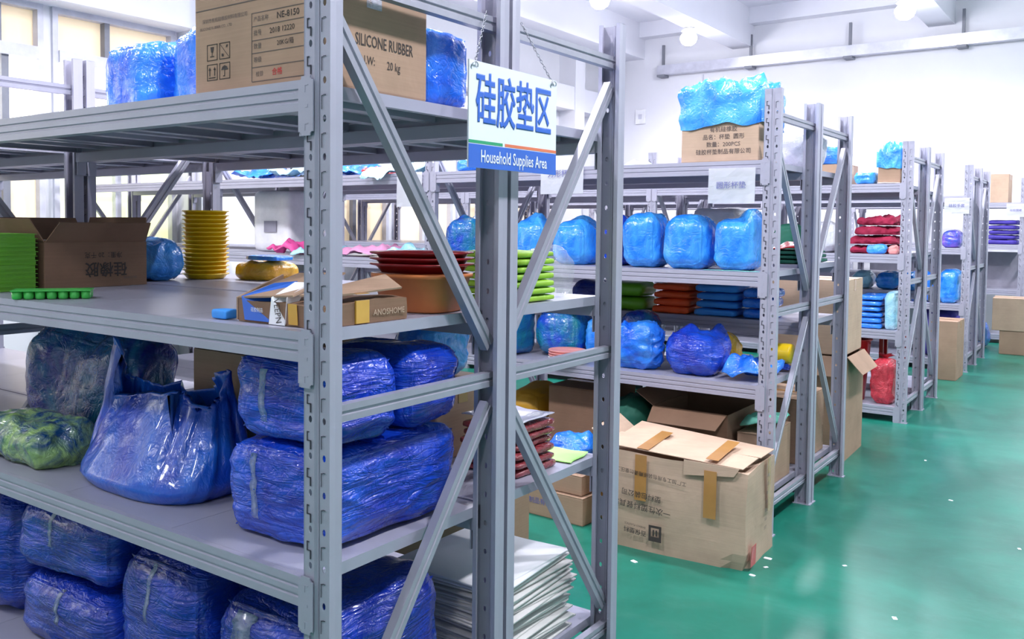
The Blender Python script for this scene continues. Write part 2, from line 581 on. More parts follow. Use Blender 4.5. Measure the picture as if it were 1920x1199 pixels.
def open_carton(label, x0, x1, y0, y1, z0, h, mat='card', rz=0.0, flaps=(30, 60, 40, 20), fl=0.10, group=None):
    """open-topped carton: floor, four walls, four flaps folded out (front, right, back, left; degrees above horizontal)"""
    W, D = x1 - x0, y1 - y0
    root = empty('open_cardboard_box', ((x0 + x1) / 2, (y0 + y1) / 2, z0), rz)
    tag(root, label, 'box', group)
    t = 0.005
    link('box_floor', box_mesh(-W / 2, W / 2, -D / 2, D / 2, 0, t), mat, root)
    link('box_wall', box_mesh(-W / 2, W / 2, -D / 2, -D / 2 + t, t, h), mat, root)
    link('box_wall', box_mesh(-W / 2, W / 2, D / 2 - t, D / 2, t, h), mat, root)
    link('box_wall', box_mesh(-W / 2, -W / 2 + t, -D / 2 + t, D / 2 - t, t, h), mat, root)
    link('box_wall', box_mesh(W / 2 - t, W / 2, -D / 2 + t, D / 2 - t, t, h), mat, root)
    specs = [(0, -D / 2, W, -math.pi / 2, flaps[0]), (W / 2, 0, D, 0, flaps[1]), (0, D / 2, W, math.pi / 2, flaps[2]), (-W / 2, 0, D, math.pi, flaps[3])]
    for px, py, L, ang, deg in specs:
        if deg is None: continue
        bm = bmesh.new()
        ch = 0.02
        vs = [(0, -L / 2 + 0.003, 0), (fl, -L / 2 + ch, 0), (fl, L / 2 - ch, 0), (0, L / 2 - 0.003, 0)]
        f = bm.faces.new([bm.verts.new(q) for q in vs])
        r = bmesh.ops.extrude_face_region(bm, geom=[f])
        for e in r['geom']:
            if isinstance(e, bmesh.types.BMVert): e.co.z += t * 0.7
        bmesh.ops.recalc_face_normals(bm, faces=bm.faces)
        o = link('box_flap', mesh_of(bm, 'box_flap'), mat, root, (px, py, h + 0.0005))
        o.rotation_euler = (Matrix.Rotation(ang, 3, 'Z') @ Matrix.Rotation(-math.radians(deg), 3, 'Y')).to_euler()
    return root


# ------------------------------------------------------------------ the room
XL, XR, YN, YB, ZC = -6.1, 6.5, -6.0, 12.6, 4.70


def struct(name, me, mat, parent=None, **kw):
    o = link(name, me, mat, parent, **kw)
    if not parent: o['kind'] = 'structure'
    return o


struct('floor', box_mesh(XL - .2, XR + .2, YN - .2, YB + .2, -0.12, 0), 'floor')
struct('ceiling', box_mesh(XL - .2, XR + .2, YN - .2, YB + .2, ZC, ZC + .12), 'ceil')
struct('wall_back', box_mesh(XL - .2, XR + .2, YB, YB + .15, 0, ZC), 'wall')
struct('wall_right', box_mesh(XR, XR + .15, YN - .2, YB, 0, ZC), 'wall')
struct('wall_front', box_mesh(XL - .2, XR, YN - .15, YN, 0, ZC), 'wall')

WIN = [(-4.4, -3.2, 0), (-3.1, -1.9, 0), (-1.8, -.6, 0), (-.5, .7, 0), (.8, 2.0, 0), (2.08, 2.72, 0), (2.80, 4.02, 1), (5.9, 7.1, 0), (7.2, 8.4, 0), (8.5, 9.7, 0), (9.8, 11.0, 0)]  # windows on the near side are unseen, added to light the room
DOOR = (5.38, 5.78)
ZS, ZT = 0.95, 3.20
bm = bmesh.new()
bbox(bm, XL - .15, XL, YN, YB, ZT, ZC)
edges = [YN]
for a, b, k in WIN + [(DOOR[0], DOOR[1], 9)]:
    pass
ops = sorted([(a, b, k) for a, b, k in WIN] + [(DOOR[0], DOOR[1], 9)])
y = YN
for a, b, k in ops:
    bbox(bm, XL - .15, XL, y, a, 0, ZT)
    if k == 9:
        bbox(bm, XL - .15, XL, a, b, 2.1, ZT)
    else:
        bbox(bm, XL - .15, XL, a, b, 0, ZS)
    y = b
bbox(bm, XL - .15, XL, y, YB, 0, ZT)
struct('wall_left', mesh_of(bm, 'wall_left'), 'wall')
for i, (a, b, k) in enumerate(WIN):
    r = empty('window_%d' % (i + 1), (XL, a, ZS))
    r['kind'] = 'structure'
    Wd = b - a
    def wb(nm, x0, x1, y0, y1, z0, z1, mt):
        link(nm, box_mesh(x0, x1, y0, y1, z0 - ZS, z1 - ZS), mt, r)
    fr = bmesh.new()
    for q in ((-.10, 0.03, 0, .05, 0, ZT - ZS), (-.10, .03, Wd - .05, Wd, 0, ZT - ZS), (-.10, .03, .05, Wd - .05, 0, .05), (-.10, .03, .05, Wd - .05, ZT - ZS - .05, ZT - ZS)):
        bbox(fr, *q)
    link('window_frame', mesh_of(fr, 'window_frame'), 'frame', r)
    wb('transom', -.09, .05, .05, Wd - .05, 2.74, 2.84, 'frame')
    wb('mullion', -.08, .02, Wd * .5 - .03, Wd * .5 + .03, ZS + .05, 2.74, 'mull' if i % 2 else 'frame')
    wb('mullion', -.08, .02, Wd * .42 - .025, Wd * .42 + .025, 2.84, ZT - .05, 'mull')
    for h in (0, 1):
        y0 = .05 if h == 0 else Wd * .5 + .03
        y1 = Wd * .5 - .03 if h == 0 else Wd - .05
        wb('pane', -.06, -.05, y0, y1, 2.0, 2.74, 'pane')
        wb('blind', -.045, -.035, y0, y1, ZS + .05, 2.02, 'greenpane' if k else 'blind')
        wb('blind', -.06, -.05, y0 if h == 0 else Wd * .42 + .025, y1 if h else Wd * .42 - .025, 2.84, ZT - .05, 'blind')
d = empty('door_1', (XL, DOOR[0], 0))
d['kind'] = 'structure'
link('door_panel', box_mesh(-.09, -.05, .02, .38, 0, 2.08), 'dark', d)
link('door_frame', box_mesh(-.10, .02, -.02, .02, 0, 2.1), 'frame', d)
link('door_frame', box_mesh(-.10, .02, .38, .42, 0, 2.1), 'frame', d)
for k, (zz, mt) in enumerate(((1.62, 'yellow'), (1.42, 'yellow'), (1.22, 'lime2'))):
    link('notice', box_mesh(-.05, -.047, .10, .30, zz, zz + .13), mt, d)
struct('trim_1', box_mesh(XL, XL + .28, YN, YB, ZT, ZT + .36), 'ceil')          # wall beam over the windows
struct('trim_2', box_mesh(XL, XL + .36, 4.06, 4.46, 0, ZC), 'wall')              # pilaster
struct('trim_3', box_mesh(XL, XL + .30, 11.2, 11.5, 0, ZC), 'wall')
for i, bx in enumerate((-6.2 + .9, -3.50, -0.78, 1.94, 4.66)):
    struct('trim_%d' % (4 + i), box_mesh(bx - .32, bx, YN, YB, 4.14, ZC), 'ceil')  # ceiling beams
struct('trim_9', box_mesh(XL, XR, YB - .22, YB, 4.46, ZC), 'ceil')
bm = bmesh.new()
bbox(bm, -5.75, -5.72, YB - .012, YB, 0, 4.4)
bbox(bm, -4.3, -4.28, YB - .012, YB, 0, 3.8)
struct('trim_10', mesh_of(bm, 'trim_10'), 'frame')

# cable tray on the back wall with its hangers
tr = empty('cable_tray', (-5.0, YB - .18, 3.83))
tag(tr, 'long silver cable tray running high along the white back wall', 'cable tray')
link('tray_body', extr([(0, 0), (.14, 0), (.14, .15), (.132, .15), (.132, .008), (.008, .008), (.008, .15), (0, .15)], 'x', 0, 11.4), 'tray', tr)
for k in range(8):
    x = 0.08 + k * 1.42
    link('hanger_rod', box_mesh(x - .018, x + .018, .05, .09, .15, .48), 'mull', tr)
    link('hanger_bracket', box_mesh(x - .07, x + .05, -.02, .17, -.035, 0), 'mull', tr)
sw = empty('wall_switch', (-5.35, YB - .03, 3.2))
tag(sw, 'small white switch box fixed to the back wall beneath the cable tray', 'switch')
link('switch_plate', box_mesh(-.09, .09, 0, .03, -.12, .12, .006), 'white', sw)
link('rocker', box_mesh(-.03, .03, -.008, 0, -.04, .04), 'frame', sw)


def lamp(x, y, z, power, label):
    r = empty('ceiling_lamp', (x, y, z))
    tag(r, label, 'lamp', 'globe lamps hanging in rows under the ceiling')
    link('bulb', lathe_mesh([(0, -.10), (.05, -.094), (.095, -.06), (.115, -.01), (.11, .03), (.08, .07), (.045, .095), (0, .10)], 24), 'bulb', r)
    link('lamp_socket', lathe_mesh([(0, .085), (.05, .085), (.045, .15), (.02, .17), (0, .17)], 16), 'white', r)
    link('cord', tube_mesh([(0, 0, .165), (0, 0, (ZC - z) * .5), (0, 0, ZC - z)], .006, 6), 'white', r)
    link('reflector', lathe_mesh([(.05, .15), (.085, .13), (.10, .10), (.095, .10), (.08, .125), (.05, .142)], 24), 'white', r)
    ld = bpy.data.lights.new('lamp_light', 'SPOT')
    ld.spot_size = math.radians(168)
    ld.spot_blend = 0.6
    ld.energy = power
    ld.color = LAMP_COL
    ld.shadow_soft_size = 0.11
    lo = bpy.data.objects.new('lamp_light', ld)
    COL.objects.link(lo)
    lo.parent = r
    lo.location = (0, 0, -.22)


for x in (-3.78, -1.05, 1.68):
    for y in (-2.23, .37, 2.97, 5.57, 8.17, 10.77):  # nearest row is unseen, added at low power to brighten the front rack
        lamp(x, y, 4.0, LAMP_W if y > 0 else LAMP_W * .3, 'round white lamp bulb hanging from the white ceiling')

# ------------------------------------------------------------------ racks
PW, PD, HT, BAY, RD = 0.07, 0.035, 2.0, 1.93, 0.62
RB = RD + 0.018          # where the rack standing back to back begins


def post_meshes():
    bm = bmesh.new()
    def strip(xa, xb):
        z, pitch = 0.0, 0.075
        xm = (xa + xb) / 2
        while z + pitch <= HT + 1e-6:
            c = [bm.verts.new(q) for q in ((xa, 0, z), (xb, 0, z), (xb, 0, z + pitch), (xa, 0, z + pitch))]
            o = []
            for k in range(8):
                a = math.radians(22.5 + 45 * k)
                o.append(bm.verts.new((xm + .0048 * math.cos(a), 0, z + .020 + .0075 * math.sin(a))))
            # octagon order: 0,1 right-top/top-right ... ; corners 0 bl 1 br 2 tr 3 tl
            for f in ((c[2], c[3], o[2], o[1]), (c[3], c[0], o[4], o[3]), (c[0], c[1], o[6], o[5]), (c[1], c[2], o[0], o[7])):
                bm.faces.new(f)
            for f in ((c[2], o[1], o[0]), (c[3], o[3], o[2]), (c[0], o[5], o[4]), (c[1], o[7], o[6])):
                bm.faces.new(f)
            z += pitch
        if z < HT - 1e-6:
            bm.faces.new([bm.verts.new(q) for q in ((xa, 0, z), (xb, 0, z), (xb, 0, HT), (xa, 0, HT))])
    strip(0.0, 0.031)
    strip(0.039, 0.07)
    def wall(pts):
        lo = [bm.verts.new((a, b, 0)) for a, b in pts]
        hi = [bm.verts.new((a, b, HT)) for a, b in pts]
        for i in range(len(pts) - 1):
            bm.faces.new((lo[i], lo[i + 1], hi[i + 1], hi[i]))
    wall([(0.031, 0), (0.033, .004), (.037, .004), (.039, 0)])
    wall([(0, 0), (0, PD), (.012, PD), (.012, PD - .006)])
    wall([(.07, 0), (.07, PD), (.058, PD), (.058, PD - .006)])
    bmesh.ops.remove_doubles(bm, verts=bm.verts, dist=1e-5)
    bmesh.ops.recalc_face_normals(bm, faces=bm.faces)
    bmesh.ops.solidify(bm, geom=list(bm.faces), thickness=0.0016)
    bbox(bm, -.008, .078, -.006, PD + .006, 0, .004)
    f = mesh_of(bm, 'upright_post')
    # slot cuts: slender dark S cuts and arches
    bm = bmesh.new()
    def q(x0, x1, z0, z1):
        bbox(bm, x0, x1, -.0022, -.0012, z0, z1)
    z = 0
    while z + .075 <= HT + 1e-6:
        b = .0155
        q(b - .0085, b - .0065, z + .052, z + .070)
        q(b - .0085, b - .002, z + .068, z + .070)
        q(b - .0085, b + .003, z + .0505, z + .0525)
        q(b + .0005, b + .0035, z + .034, z + .052)
        b = .0545
        q(b - .0068, b - .0058, z + .038, z + .065)
        q(b - .0068, b - .002, z + .0642, z + .0654)
        q(b - .002, b + .005, z + .0656, z + .0668)
        z += .075
    s = mesh_of(bm, 'post_slots')
    return f, s


POST, SLOTS = post_meshes()
POST.materials.append(M['steel'])
SLOTS.materials.append(M['slot'])


def mirrored(me, depth=0.0):
    m2 = me.copy()
    m2.transform(Matrix.Translation((0, depth, 0)) @ Matrix.Diagonal((1, -1, 1, 1)))
    m2.flip_normals()
    return m2


POSTB, SLOTSB = mirrored(POST), mirrored(SLOTS)
BL = BAY - PW
BEAM = extr([(-.004, 0), (-.004, -.017), (-.0005, -.019), (-.0005, -.023), (-.004, -.025), (-.004, -.037), (-.0005, -.039), (-.0005, -.043), (-.004, -.045), (-.004, -.062), (.030, -.062), (.030, -.028), (.012, -.028), (.012, 0)], 'x', 0, BL, 'shelf_beam')
BEAM.materials.append(M['steel'])
BEAMB = mirrored(BEAM)


def bracket_mesh():
    bm = bmesh.new()
    bbox(bm, -.012, .030, -.0075, -.0045, -.112, .006)
    bmesh.ops.bevel(bm, geom=[e for e in bm.edges if abs(e.verts[0].co.y - e.verts[1].co.y) > 1e-4], offset=.008, segments=3, affect='EDGES')
    bbox(bm, -.012, -.008, -.0045, .030, -.112, -.001)
    for z in (-.012, -.088):                 # hook marks and lock hole
        bbox(bm, .006, .008, -.0083, -.0075, z - .014, z)
        bbox(bm, .006, .016, -.0083, -.0075, z - .001, z + .001)
    bbox(bm, .010, .015, -.0083, -.0075, -.056, -.050)
    return mesh_of(bm, 'beam_bracket')


BR = bracket_mesh()
BR.materials.append(M['steel'])
BRL = BR.copy()
BRL.transform(Matrix.Diagonal((-1, 1, 1, 1)))
BRL.flip_normals()
BRB, BRLB = mirrored(BR), mirrored(BRL)
NP = 4
PWID = BL / NP


def panel_mesh():
    bm = bmesh.new()
    a, b, y0, y1 = .0008, PWID - .0008, .0125, RD - .0125
    bbox(bm, a, b, y0, y1, -.003, 0)
    bbox(bm, a, a + .002, y0, y1, -.027, -.003)
    bbox(bm, b - .002, b, y0, y1, -.027, -.003)
    for x in (PWID * .33, PWID * .67):
        bbox(bm, x - .02, x + .02, y0 + .02, y1 - .02, -.020, -.003)
    bbox(bm, a + .002, a + .018, y0 + .02, y1 - .02, -.027, -.025)
    bbox(bm, b - .018, b - .002, y0 + .02, y1 - .02, -.027, -.025)
    return mesh_of(bm, 'shelf_panel')


PANEL = panel_mesh()
PANEL.materials.append(M['deck'])


def bar_mesh(L, name):
    h, t = .018, .011
    prof = [(-t, -h), (t, -h), (t, -h * .25), (t - .004, -h * .15), (t - .004, h * .15), (t, h * .25), (t, h), (-t, h), (-t, h - .003), (t - .006, h - .003), (t - .006, -h + .003), (-t, -h + .003)]
    m = extr(prof, 'y', 0, L, name)
    m.materials.append(M['galv'])
    return m


HBAR = bar_mesh(RD - .008, 'horizontal_brace')
_dy, _dz = .56, .73
DBAR = bar_mesh(math.hypot(_dy, _dz), 'diagonal_brace')
SPUR = random.Random(3)


def rack(label, xr, bays, y0, levels, back=False):
    root = empty('storage_rack', (xr - BAY * bays, y0, 0))
    tag(root, label, 'rack', 'grey steel storage racks standing in rows')
    L = BAY * bays
    for k in range(bays + 1):
        x = L - PW - k * BAY if k < bays else L - PW - k * BAY + 0.0
        for me, sl, yy in ((POST, SLOTS, 0), (POSTB, SLOTSB, RD)):
            p = link('upright_post', me, None, root, (x, yy, 0))
            c = link('slot_cuts', sl, None, p)
            c['kind'] = 'stuff'
        xc = x + PW / 2
        for z in (.13, 1.0, 1.885):
            link('horizontal_brace', HBAR, None, root, (xc, .004, z))
        ang = math.atan2(_dz, _dy)
        for z0, up in ((1.085, not back), (.205, back)):
            o = link('diagonal_brace', DBAR, None, root)
            # up: high at the rear end; otherwise high at the front end
            high_front = up
            if high_front:
                o.location = (xc - .003, .035, z0 + _dz)
                o.rotation_euler = (-ang, 0, 0)
            else:
                o.location = (xc - .003, .035, z0)
                o.rotation_euler = (ang, 0, 0)
    for b in range(bays):
        xl = L - PW - (b + 1) * BAY + PW
        for lv in levels:
            f = link('shelf_beam', BEAM, None, root, (xl, 0, lv))
            link('beam_bracket', BR, None, f, (BL, 0, 0))
            link('beam_bracket', BRL, None, f, (0, 0, 0))
            f = link('shelf_beam', BEAMB, None, root, (xl, RD, lv))
            link('beam_bracket', BRB, None, f, (BL, 0, 0))
            link('beam_bracket', BRLB, None, f, (0, 0, 0))
            for k in range(NP):
                link('shelf_panel', PANEL, None, root, (xl + k * PWID, 0, lv))
    return root


R1L = (.16, .666, 1.170, 1.675)
R2L = (.16, .674, 1.184, 1.687)
R2BL = (.16, .905, 1.20, 1.687)
R3L = (.11, .655, 1.200, 1.705)
Y2, Y3, Y4, Y5 = 2.773, 5.73, 8.62, 11.40
rack('grey steel rack loaded with deep blue wrapped bundles and a silicone rubber carton', 0, 2, 0, R1L)
rack('grey steel rack carrying the stacked yellow cups, back to back with the silicone rubber rack', 0, 2, RB, R1L, True)
rack('grey steel rack with a row of light blue bundles on its middle shelf', 0, 3, Y2, R2L)
rack('grey steel rack with folded orange and blue cloths, behind the light blue bundles', 0, 3, Y2 + RB, R2BL, True)
rack('grey steel rack holding the crimson cloth pile above red net bag', 0, 3, Y3, R3L)
rack('grey steel rack backing onto the crimson cloth rack', 0, 3, Y3 + RB, R2BL, True)
rack('grey steel rack with a violet bag beside a tall carton on the floor', 0, 3, Y4, R3L)
rack('grey steel rack backing onto the violet bag rack', 0, 3, Y4 + RB, R2BL, True)
rack('grey steel rack with purple cloth near the white back wall', .22, 3, Y5, R3L)

# ------------------------------------------------------------------ hanging sign
sg = empty('hanging_sign', (.045, .585, 1.52))
tag(sg, 'white and blue hanging area sign with Chinese characters, hung by chains from the rack end', 'sign')
SW, SH = .385, .243
link('sign_board', box_mesh(-.002, .002, -SW / 2, SW / 2, 0, SH), 'signw', sg)
link('blue_band', box_mesh(.002, .0026, -SW / 2, SW / 2, 0, .054), 'signb', sg)
link('green_stripe', box_mesh(.002, .0026, -SW / 2, -.055, .056, .063), 'signg', sg)
link('orange_stripe', box_mesh(.002, .0026, -.045, SW / 2, .056, .063), 'signo', sg)
text_obj('硅胶垫区', .128, 'signb', sg, face_x(.0032, 0, .150, 0), 'sign_lettering', .018, .655)
text_obj('Household Supplies Area', .041, 'signw', sg, face_x(.0034, 0, .026, 0), 'sign_lettering', .014, .70)
for y, yt in ((-SW / 2 + .018, -.045), (SW / 2 - .02, .108)):
    a = Vector((.004, y, SH - .012))
    b = Vector((-.055 if yt < 0 else -.055, yt, 1.905 - 1.52))
    ch = empty('chain', (0, 0, 0))
    ch.parent = sg
    n = 20
    for k in range(n):
        p = a.lerp(b, (k + .5) / n)
        ring = [(math.cos(q * math.pi / 4) * .0028, 0, math.sin(q * math.pi / 4) * .0062) for q in range(9)]
        me = tube_mesh(ring, .0009, 5, 'chain_link')
        d = (b - a).normalized()
        o = link('chain_link', me, 'chain', ch, p)
        o.rotation_euler = (d.to_track_quat('Z', 'Y') @ Matrix.Rotation(math.pi / 2 * (k % 2), 3, 'Z').to_quaternion()).to_euler()
    link('hook', tube_mesh([(a + Vector((.004 * math.sin(q), .012 * math.cos(q), .010 * math.sin(q) - .002))) for q in [i * .5 for i in range(11)]], .0013, 6), 'chain', sg)

# ------------------------------------------------------------------ row 1, rack with the silicone carton
e = .001
z = R1L[3] + e
c = carton('large brown carton printed SILICONE RUBBER on the top shelf', -.458, -.078, .028, .395, z, 1.925, 'card', tape='tapec')
fy = face_y
c_y, c_x = -.1835, .19
def pr(t, size, mt, x, zz, bold=0.0, xs=1.0): text_obj(t, size, mt, c, fy(x, c_y, zz), 'printed_text', bold, xs)
def ln(x0, x1, zz, h=.0016, mt='inkf'): link('drawn_line', box_mesh(x0, x1, c_y - .0008, c_y - .0003, zz - h / 2, zz + h / 2), mt, c)
ln(-.185, .185, .188, .0022)  # fold crease below the carton top, its shade drawn as a thin dark line
pr('深圳市有机硅橡胶材料有限公司', .011, 'inkf', -.085, .162)
pr('SILICONE RUBBER CO., LTD', .009, 'inkf', -.115, .146)
for ix, iz in ((-.128, .092), (-.085, .092), (-.128, .048), (-.085, .048)):
    for q in ((-.018, .018, -.018, -.0165), (-.018, .018, .0165, .018), (-.018, -.0165, -.018, .018), (.0165, .018, -.018, .018)):
        link('symbol_frame', box_mesh(ix + q[0], ix + q[1], c_y - .0009, c_y - .0003, iz + q[2], iz + q[3]), 'ink', c)
def sym(ix, iz, pts):
    bm = bmesh.new()
    for poly in pts:
        bm.faces.new([bm.verts.new((ix + a, c_y - .0009, iz + b)) for a, b in poly])
    link('handling_symbol', mesh_of(bm, 'handling_symbol'), 'ink', c)
sym(-.128, .092, [[(-.006, .012), (.006, .012), (.003, 0), (-.003, 0)], [(-.001, 0), (.001, 0), (.001, -.008), (-.001, -.008)], [(-.007, -.010), (.007, -.010), (.007, -.008), (-.007, -.008)]])
sym(-.085, .092, [[(-.016, .015), (-.014, .015), (.016, -.015), (.014, -.015)], [(.004, .006), (.010, .008), (.011, .013), (.006, .012)], [(-.010, -.012), (-.003, -.012), (-.004, -.006), (-.010, -.006)]])
sym(-.128, .048, [[(-.010, -.008), (-.007, -.008), (-.007, .006), (-.010, .006)], [(-.013, .005), (-.004, .005), (-.0085, .012)], [(.007, -.008), (.010, -.008), (.010, .006), (.007, .006)], [(.004, .005), (.013, .005), (.0085, .012)], [(-.012, -.013), (.012, -.013), (.012, -.011), (-.012, -.011)]])
sym(-.085, .048, [[(-.012, .002), (-.008, .009), (0, .012), (.008, .009), (.012, .002)], [(-.001, .002), (.001, .002), (.001, -.012), (-.001, -.012)], [(-.005, -.012), (.001, -.012), (.001, -.010), (-.005, -.010)]])
for zz in (.015, .045, .075, .102, .132, .160): ln(.005, .178, zz)
link('drawn_line', box_mesh(.0045, .006, c_y - .0008, c_y - .0003, .015, .160), 'inkf', c)
pr('产品名称', .012, 'inkf', .035, .146)
pr('NE-8150', .019, 'ink', .118, .146, .006)
pr('批号', .013, 'inkf', .024, .117)
pr('2018 12220', .016, 'ink', .10, .117)
pr('数量', .013, 'inkf', .024, .089)
pr('20KG/箱', .014, 'ink', .11, .089)
pr('等级', .013, 'inkf', .024, .060)
pr('检验', .012, 'inkf', .03, .030)
pr('合格', .016, 'red_ink', .085, .030, .01)
text_obj('SILICONE RUBBER', .036, 'ink', c, face_x(c_x, .036, .107), 'printed_text', .010, .66)
text_obj('N.W:', .026, 'ink', c, face_x(c_x, -.02, .066), 'printed_text', .004, .8)
text_obj('20 kg', .026, 'ink', c, face_x(c_x, .065, .063), 'printed_text', .004, .8)

bundle('wrapped_bundle', 'blue film bundle beside the silicone rubber carton, at the rear rack post', 'bundle', -.36, -.085, .405, .59, z, 1.865, 'bluem', 11, lump=.01, wr=.004, wdir=(9, 9, 9), r=.16)
bundle('wrapped_bundle', 'tall light blue film bundle with folded-over top on the top shelf', 'bundle', -1.18, -.93, .22, .46, z, 1.925, 'bluem', 12, lump=.015, wr=.004, r=.2, wdir=(9, 9, 9), ears=.03)
bundle('wrapped_bundle', 'light blue film bundle with crumpled top touching the silicone rubber carton', 'bundle', -.92, -.60, .26, .52, z, 1.935, 'bluem', 13, lump=.02, wr=.005, r=.2, wdir=(8, 8, 8), ears=.05)
bundle('plastic_bag', 'white and lilac rounded bag on the top shelf behind the hanging sign', 'bag', -.72, -.46, 1.00, 1.24, z, 1.83, 'whitep', 14, lump=.02, r=.45)

# shelf with trays, cups, tub
z = R1L[2] + e
tray_pts = []
def tray_mesh(w_, d_, h, name):
    bm = bmesh.new()
    bbox(bm, -w_ / 2, w_ / 2, -d_ / 2, d_ / 2, 0, h * .35)
    bbox(bm, -w_ / 2, w_ / 2, -d_ / 2, -d_ / 2 + .006, h * .35, h)
    bbox(bm, -w_ / 2, w_ / 2, d_ / 2 - .006, d_ / 2, h * .35, h)
    bbox(bm, -w_ / 2, -w_ / 2 + .006, -d_ / 2 + .006, d_ / 2 - .006, h * .35, h)
    bbox(bm, w_ / 2 - .006, w_ / 2, -d_ / 2 + .006, d_ / 2 - .006, h * .35, h)
    bbox(bm, -w_ / 2 - .005, w_ / 2 + .005, -d_ / 2 - .005, d_ / 2 + .005, h * .80, h * .92)
    return mesh_of(bm, name)
TR = tray_mesh(.21, .165, .0135, 'ice_tray')
for k in range(13):
    o = link('ice_tray', TR, 'lime', None, (-1.615 + random.uniform(-.002, .002), .125, z + k * .0138), (0, 0, random.uniform(-.02, .02)))
    tag(o, 'flat lime green tray in the tall stack beside the open carton', 'tray', 'stack of lime green trays')
# single silicone tray with scalloped side
gt = empty('silicone_tray', (-1.185, .085, z), .92)
tag(gt, 'bright green scalloped silicone tray lying alone at the shelf edge', 'tray')
link('tray_rim', box_mesh(-.105, .105, -.04, .04, .022, .026, .001), 'green', gt)
cup = lathe_mesh([(0, 0), (.011, 0), (.0135, .004), (.0145, .022), (0, .022)], 14)
for i in range(7):
    for j in range(2):
        link('tray_cup', cup, 'green', gt, (-.09 + i * .03, -.023 + j * .046, 0))

ob = open_carton('open brown carton with upside-down Chinese print, beside the green trays', -1.90, -1.505, .235, .605, z, .150, 'card3', 0, (62, 48, 80, 70), .085)
bx = .1975
text_obj('硅橡胶', .052, 'ink', ob, face_x(bx, .03, .062), 'printed_text', .014, 1.0, flip=True)
text_obj('净重：20 千克', .022, 'ink', ob, face_x(bx, .02, .108), 'printed_text', .006, 1.0, flip=True)
text_obj('SILICONE', .012, 'inkf', ob, face_x(bx, .12, .028), 'printed_text', .0, 1.0, flip=True)
bundle('plastic_bag', 'rolled blue plastic bag between the open carton and the yellow cups', 'bag', -1.80, -1.58, .665, .86, z, 1.335, 'bluel', 15, lump=.025, wr=.008, r=.42, wdir=(8, 14, 8))
CUP = lathe_mesh([(0, 0), (.068, 0), (.074, .004), (.084, .0165), (.0895, .0165), (.0895, .0212), (.081, .0212), (.070, .006), (0, .006)], 36)
zc = z
for k in range(16):
    o = link('plastic_cup', CUP, 'yellow', None, (-1.645, .965, zc + k * .0165 * .985))
    tag(o, 'round yellow plastic bowl nested in the tall stack', 'bowl', 'tall stack of yellow bowls')
a = bundle('plastic_bag', 'clear amber bag of yellow pieces in front of the yellow bowl stack', 'bag', -1.545, -1.33, 1.00, 1.19, z, z + .075, 'yel2', 16, lump=.02, wr=.006, r=.4, wdir=(10, 10, 10))
link('blue_contents', rbox((.17, .10, .02), .4, 8, 3, .004, .002), 'bluel', a, (.04, -.02, .075))
fb = empty('flattened_carton', (-.205, .185, z), 0)
tag(fb, 'torn flat brown carton with a blue label, taped, at the shelf end', 'box')
bm = bmesh.new()
bbox(bm, -.125, .125, -.14, .145, 0, .046)
bmesh.ops.subdivide_edges(bm, edges=list(bm.edges), cuts=5, use_grid_fill=True)
for v in bm.verts:
    if v.co.z > .02: v.co.z += .012 * nz(v.co.x * 9, v.co.y * 9, 0, 3) + .006 * max(0, v.co.y / .14)
    v.co.x += .004 * nz(v.co.y * 8, v.co.z * 20, 0, 5)
link('carton_body', mesh_of(bm, 'carton_body'), 'card3', fb)
def flap(name, pts, mt, th=.004):
    bm = bmesh.new()
    f = bm.faces.new([bm.verts.new(p) for p in pts])
    f.normal_update()
    nn = f.normal.copy()
    r = bmesh.ops.extrude_face_region(bm, geom=[f])
    for q in r['geom']:
        if isinstance(q, bmesh.types.BMVert): q.co += nn * th
    bmesh.ops.recalc_face_normals(bm, faces=bm.faces)
    return link(name, mesh_of(bm, name), mt, fb)
flap('lifted_flap', [(-.125, -.138, .050), (.05, -.138, .062), (.05, .02, .105), (-.10, .02, .098)], 'card')
flap('side_flap', [(-.128, -.139, .002), (-.128, -.139, .052), (-.165, .03, .095), (-.185, .05, .03), (-.17, -.02, .002)], 'card')
flap('lifted_flap', [(.06, -.13, .064), (.122, -.13, .062), (.122, .13, .070), (.07, .13, .098)], 'card')
flap('blue_label', [(-.100, -.1428, .004), (-.022, -.1428, .004), (-.016, -.139, .058), (-.02, -.06, .089), (-.085, -.07, .082), (-.115, -.139, .055)], 'signb', .001)
flap('white_label', [(-.020, -.1436, .000), (.030, -.1436, .000), (.034, -.1415, .060), (.034, -.075, .089), (-.012, -.075, .088), (-.014, -.1415, .058)], 'paper', .001)
flap('yellow_tape', [(.042, -.1432, .004), (.070, -.1432, .004), (.066, -.1432, .048), (.040, -.1432, .048)], 'tapey', .001)
text_obj('VEEPN', .026, 'ink', fb, face_y(.008, -.1448, .030) @ Matrix.Rotation(math.radians(-80), 4, 'Z'), 'handwriting', 0, .7)
text_obj('硅胶制品', .011, 'signw', fb, face_y(-.058, -.1442, .028), 'label_print', 0, .9)
link('tape_strip', box_mesh(.1255, .1300, -.03, .012, .002, .052), 'tapey', fb)
link('tape_strip', box_mesh(-.02, .13, -.028, .012, .0655, .0665), 'tapey', fb)
text_obj('ANOSHOME', .019, 'card2', fb, face_x(.1295, .078, .022), 'embossed_print', .01, 1.0)
link('blue_clip', rbox((.05, .04, .022), .25, 8, 4, .002, .001, name='blue_clip'), 'skyc', None, (-.39, .055, z))
tag(bpy.data.objects['blue_clip'], 'small sky blue plastic holder on the shelf edge by the torn flat carton', 'holder')
tb = empty('plastic_tub', (-.185, .515, z), .12)
tag(tb, 'orange plastic tub holding dark red trays on its rim', 'tub')
link('tub_wall', lathe_mesh([(0, .003), (.082, .003), (.085, 0), (.090, .004), (.107, .085), (.114, .085), (.114, .095), (.103, .095), (.086, .009), (0, .009)], 40, sq=(1.05, .95, .62)), 'orange', tb)
